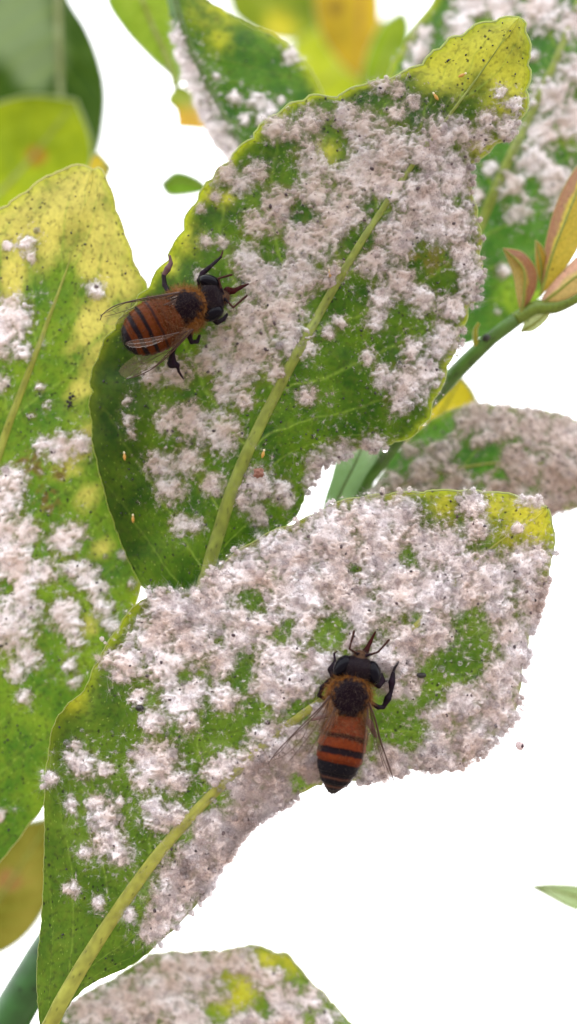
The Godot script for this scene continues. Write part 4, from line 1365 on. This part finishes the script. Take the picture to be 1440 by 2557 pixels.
func bees() -> void:
	# upper bee, crawling to the right
	bee("honey bee crawling right on the upper leaf near its left edge", {
		"disc": [0.80, 1.28], "z": 0.9, "thorax": [464, 772, 2.4], "head": [530, 745, 2.3], "face": [0.96, 0.10], "red": Color(0.088, 0.025, 0.008), "girth": 1.13,
		"abdomen": [[430, 790, 2.4], [385, 815, 2.6], [345, 840, 2.3], [318, 856, 1.4]], "bands": [[0.10, 0.13, 0.35], [0.25, 0.30, 0.8], [0.45, 0.53, 0.95], [0.66, 0.75, 0.95], [0.87, 1.1, 0.95]], "dark_from": 0.97, "rings": [],
		"legs": [
			{"p": [[432, 745, 1.6], [420, 728, 2.0], [411, 712, 1.6], [408, 688, 1.2]], "r": [0.24, 0.22, 0.27, 0.22]},
			{"p": [[408, 688, 1.2], [418, 672, 1.1], [426, 658, 0.9], [424, 640, 0.8]], "r": [0.22, 0.34, 0.24, 0.13], "tag": "pinkleg"},
			{"p": [[424, 640, 0.8], [419, 636, 0.5]], "r": [0.11, 0.07]},
			{"p": [[500, 725, 1.5], [497, 700, 1.9], [505, 683, 1.7], [522, 668, 1.5]], "r": [0.22, 0.25, 0.29, 0.24]},
			{"p": [[522, 668, 1.5], [538, 654, 1.2], [551, 642, 0.9], [556, 627, 0.6]], "r": [0.20, 0.18, 0.13, 0.10]},
			{"p": [[482, 815, 1.4], [473, 842, 1.8], [478, 854, 1.2], [492, 853, 0.7], [498, 838, 0.5]], "r": [0.22, 0.26, 0.24, 0.22, 0.16]},
			{"p": [[455, 825, 1.4], [440, 857, 1.6], [430, 882, 1.4]], "r": [0.22, 0.26, 0.2]},
			{"p": [[430, 882, 1.4], [429, 908, 1.1], [442, 912, 0.9]], "r": [0.26, 0.50, 0.30]},
			{"p": [[442, 912, 0.9], [446, 928, 0.7], [457, 945, 0.5]], "r": [0.20, 0.15, 0.11]},
			{"p": [[525, 790, 1.2], [542, 805, 1.2], [558, 797, 0.8], [566, 785, 0.5]], "r": [0.30, 0.28, 0.24, 0.16]}],
		"antennae": [[[556, 733, 2.6], [552, 720, 3.0], [545, 695, 3.2], [578, 686, 3.0]], [[560, 745, 2.5], [570, 755, 2.9], [582, 768, 3.0], [616, 738, 2.6]]],
		"tongue": [[568, 727, 1.9], [582, 727, 1.6], [600, 718, 1.1], [620, 709, 0.7]],
		"wings": [
			{"called": "forewing", "lead": [448, 730, 400, 738, 345, 748, 290, 762, 256, 784, 249, 800], "trail": [440, 748, 410, 765, 360, 790, 310, 806, 270, 812, 249, 800], "h": [4.1, 2.6]},
			{"called": "forewing", "lead": [482, 822, 452, 855, 420, 888, 384, 918, 345, 938, 314, 946], "trail": [450, 815, 420, 835, 370, 866, 325, 896, 296, 926, 314, 946], "h": [4.0, 1.7]},
			{"called": "hindwing", "lead": [448, 830, 410, 838, 360, 846, 330, 850, 313, 857], "trail": [445, 832, 410, 850, 365, 866, 330, 868, 313, 860], "h": [5.15, 5.0], "sag": 0.02},
			{"called": "hindwing", "lead": [440, 748, 400, 766, 355, 785, 320, 796], "trail": [438, 762, 395, 790, 350, 806, 320, 800], "h": [4.6, 3.6]}]})
	# lower bee, head up
	bee("honey bee with black ringed red abdomen facing up on the lower leaf", {
		"disc": [0.92, 1.36], "z": 3.6, "thorax": [872, 1738, 2.5], "head": [893, 1668, 2.5], "face": [0.22, 0.97], "red": Color(0.118, 0.026, 0.010), "girth": 1.0,
		"abdomen": [[868, 1792, 2.4], [856, 1850, 2.9], [841, 1920, 2.5], [827, 1984, 1.7]], "bands": [[0.145, 0.195, 0.8], [0.31, 0.40, 0.97], [0.51, 0.66, 1.0]], "dark_from": 0.585, "rings": [0.72, 0.85],
		"legs": [
			{"p": [[850, 1695, 1.6], [832, 1685, 1.6], [826, 1672, 1.4], [836, 1650, 1.0]], "r": [0.28, 0.36, 0.34, 0.15]},
			{"p": [[836, 1650, 1.0], [834, 1632, 0.7], [842, 1626, 0.5]], "r": [0.14, 0.11, 0.09]},
			{"p": [[838, 1715, 1.4], [822, 1700, 1.6], [803, 1718, 1.4]], "r": [0.22, 0.27, 0.25]},
			{"p": [[803, 1722, 1.4], [796, 1736, 1.0], [808, 1744, 0.6]], "r": [0.22, 0.21, 0.19]},
			{"p": [[925, 1702, 1.4], [945, 1712, 1.5], [955, 1700, 1.2], [952, 1684, 0.8]], "r": [0.22, 0.30, 0.28, 0.2]},
			{"p": [[920, 1752, 1.3], [944, 1766, 1.5], [957, 1766, 1.4]], "r": [0.22, 0.24, 0.22]},
			{"p": [[957, 1766, 1.4], [968, 1744, 1.4], [976, 1728, 1.3]], "r": [0.20, 0.36, 0.2]},
			{"p": [[976, 1726, 1.3], [978, 1704, 1.1], [981, 1684, 0.9]], "r": [0.20, 0.36, 0.24]},
			{"p": [[981, 1680, 0.9], [985, 1668, 0.7], [995, 1652, 0.5]], "r": [0.15, 0.14, 0.12]},
			{"p": [[905, 1790, 1.2], [922, 1805, 1.2], [938, 1838, 0.8]], "r": [0.22, 0.34, 0.22], "tag": "pinkleg"},
			{"p": [[838, 1780, 1.3], [800, 1792, 1.2], [778, 1798, 0.7]], "r": [0.2, 0.2, 0.12], "tag": "pinkleg"}],
		"antennae": [[[898, 1634, 2.6], [888, 1630, 2.9], [872, 1620, 3.2], [884, 1576, 3.0]], [[914, 1637, 2.6], [926, 1634, 2.9], [944, 1628, 3.2], [971, 1598, 3.0]]],
		"tongue": [[906, 1638, 1.8], [914, 1624, 1.6], [924, 1604, 1.2], [937, 1578, 0.8]],
		"wings": [
			{"called": "forewing", "lead": [822, 1738, 800, 1766, 765, 1800, 720, 1846, 690, 1878, 669, 1908], "trail": [834, 1764, 826, 1800, 800, 1850, 760, 1892, 710, 1918, 669, 1908], "h": [4.2, 3.4]},
			{"called": "hindwing", "lead": [836, 1766, 820, 1800, 792, 1846, 768, 1884], "trail": [844, 1772, 838, 1820, 816, 1866, 768, 1884], "h": [4.6, 4.2]},
			{"called": "forewing", "lead": [922, 1755, 938, 1800, 952, 1856, 972, 1914, 988, 1966], "trail": [916, 1770, 926, 1830, 942, 1890, 966, 1940, 988, 1966], "h": [4.2, 2.2], "sag": 1.2},
			{"called": "hindwing", "lead": [918, 1766, 914, 1810, 908, 1860, 905, 1902], "trail": [922, 1766, 926, 1815, 924, 1870, 905, 1902], "h": [4.6, 4.2]}]})


func small_things() -> void:
	larva(upper, 1155, 188, 25, "orange larva high on the yellow tip of the upper leaf")
	larva(upper, 1092, 242, 125, "orange larva below the yellow tip, beside white wax, on the upper leaf")
	larva(upper, 313, 1138, 95, "orange larva on the dark bare left side of the upper leaf")
	larva(upper, 334, 1298, 92, "orange larva low on the dark green base of the upper leaf")
	larva(upper, 655, 1138, 75, "orange larva just right of the upper leaf's midrib")
	larva(upper, 826, 680, 100, "tiny orange larva left of the midrib amid wax on the upper leaf")
	var st := upper.find(648, 1178)
	lump_thing("pink_pellet", "brownish pink round pellet on the upper leaf right of its midrib", "pellet", upper.point(st.x, st.y) + Vector3(0, 0, 0.9), Vector3(0.46, 0.42, 0.36), lin(0.24, 0.115, 0.085), 0.7, 0.6)
	lump_thing("scale_insect", "round dark scale insect sitting on the green twig by the bud", "insect", P(1214, 843, -8.2), Vector3(0.42, 0.38, 0.36), lin(0.03, 0.035, 0.03), 0.4, 0.15)
	st = lower.find(347, 1763)
	lump_thing("black_seed", "shiny black round speck on the lower leaf left of the wax", "pellet", lower.point(st.x, st.y) + Vector3(0, 0, 0.25), Vector3(0.40, 0.30, 0.26), lin(0.012, 0.011, 0.012), 0.3, 0.15)
	st = lower.find(1048, 1687)
	lump_thing("black_grain", "black oval grain right of the lower bee's front leg", "pellet", lower.point(st.x, st.y) + Vector3(0, 0, 0.4), Vector3(0.42, 0.26, 0.24), lin(0.012, 0.011, 0.014), 0.4, 0.2)
	# a crumb of wax hanging on a silk thread
	var at := P(1298, 1862, 3.0)
	var o := lump_thing("wax_crumb", "wax crumb with a purple spot hanging in the sky on a thread", "wax crumb", at, Vector3(0.36, 0.42, 0.36), lin(0.62, 0.52, 0.54), 0.7, 0.4)
	var sb := Buf.new()
	sb.ball(at + Vector3(0.16, 0.05, 0.26), Vector3(0.14, 0, 0), Vector3(0, 0.2, 0), Vector3(0, 0, 0.14), 8, 12, Color.WHITE)
	part("spot", sb, mat(lin(0.05, 0.025, 0.04), 0.4), o)
	var tb := Buf.new()
	tb.tube(line3([at + Vector3(0, 0.3, 0), P(1290, 1820, 3.2), P(1282, 1785, 3.4)], 12), [0.008, 0.008], 5, Color.WHITE)
	part("thread", tb, mat(lin(0.75, 0.73, 0.73), 0.4, 0.8), o)
	# shrivelled dead insect on the left leaf
	var c := P(177, 1005, -3.9)
	var dead := thing("dead_insect", "shrivelled black dead insect on the left leaf beside the upper leaf", "insect", c)
	var db := Buf.new()
	for k in 9:
		var p := c + Vector3(rng.randfn() * 0.16, rng.randfn() * 0.42, 0.15 + rng.randf() * 0.25)
		db.ball(p, Vector3(rng.randf_range(0.08, 0.2), 0.03, 0), Vector3(-0.03, rng.randf_range(0.08, 0.22), 0), Vector3(0, 0, 0.1), 7, 9, Color.WHITE)
	part("body", db, mat(lin(0.015, 0.013, 0.012), 0.5), dead)
	var lb := Buf.new()
	for k in 6:
		var a := c + Vector3(0, rng.randfn() * 0.3, 0.25)
		var e := Vector3(rng.randfn(), rng.randfn(), 0.1).normalized()
		lb.tube(line3([a, a + e * 0.4 + Vector3(0, 0, 0.25), a + e * 0.7 + Vector3(0.1, 0.35, 0)], 8), [0.05, 0.035, 0.02], 5, Color.WHITE)
	part("legs", lb, mat(lin(0.02, 0.017, 0.014), 0.5), dead)
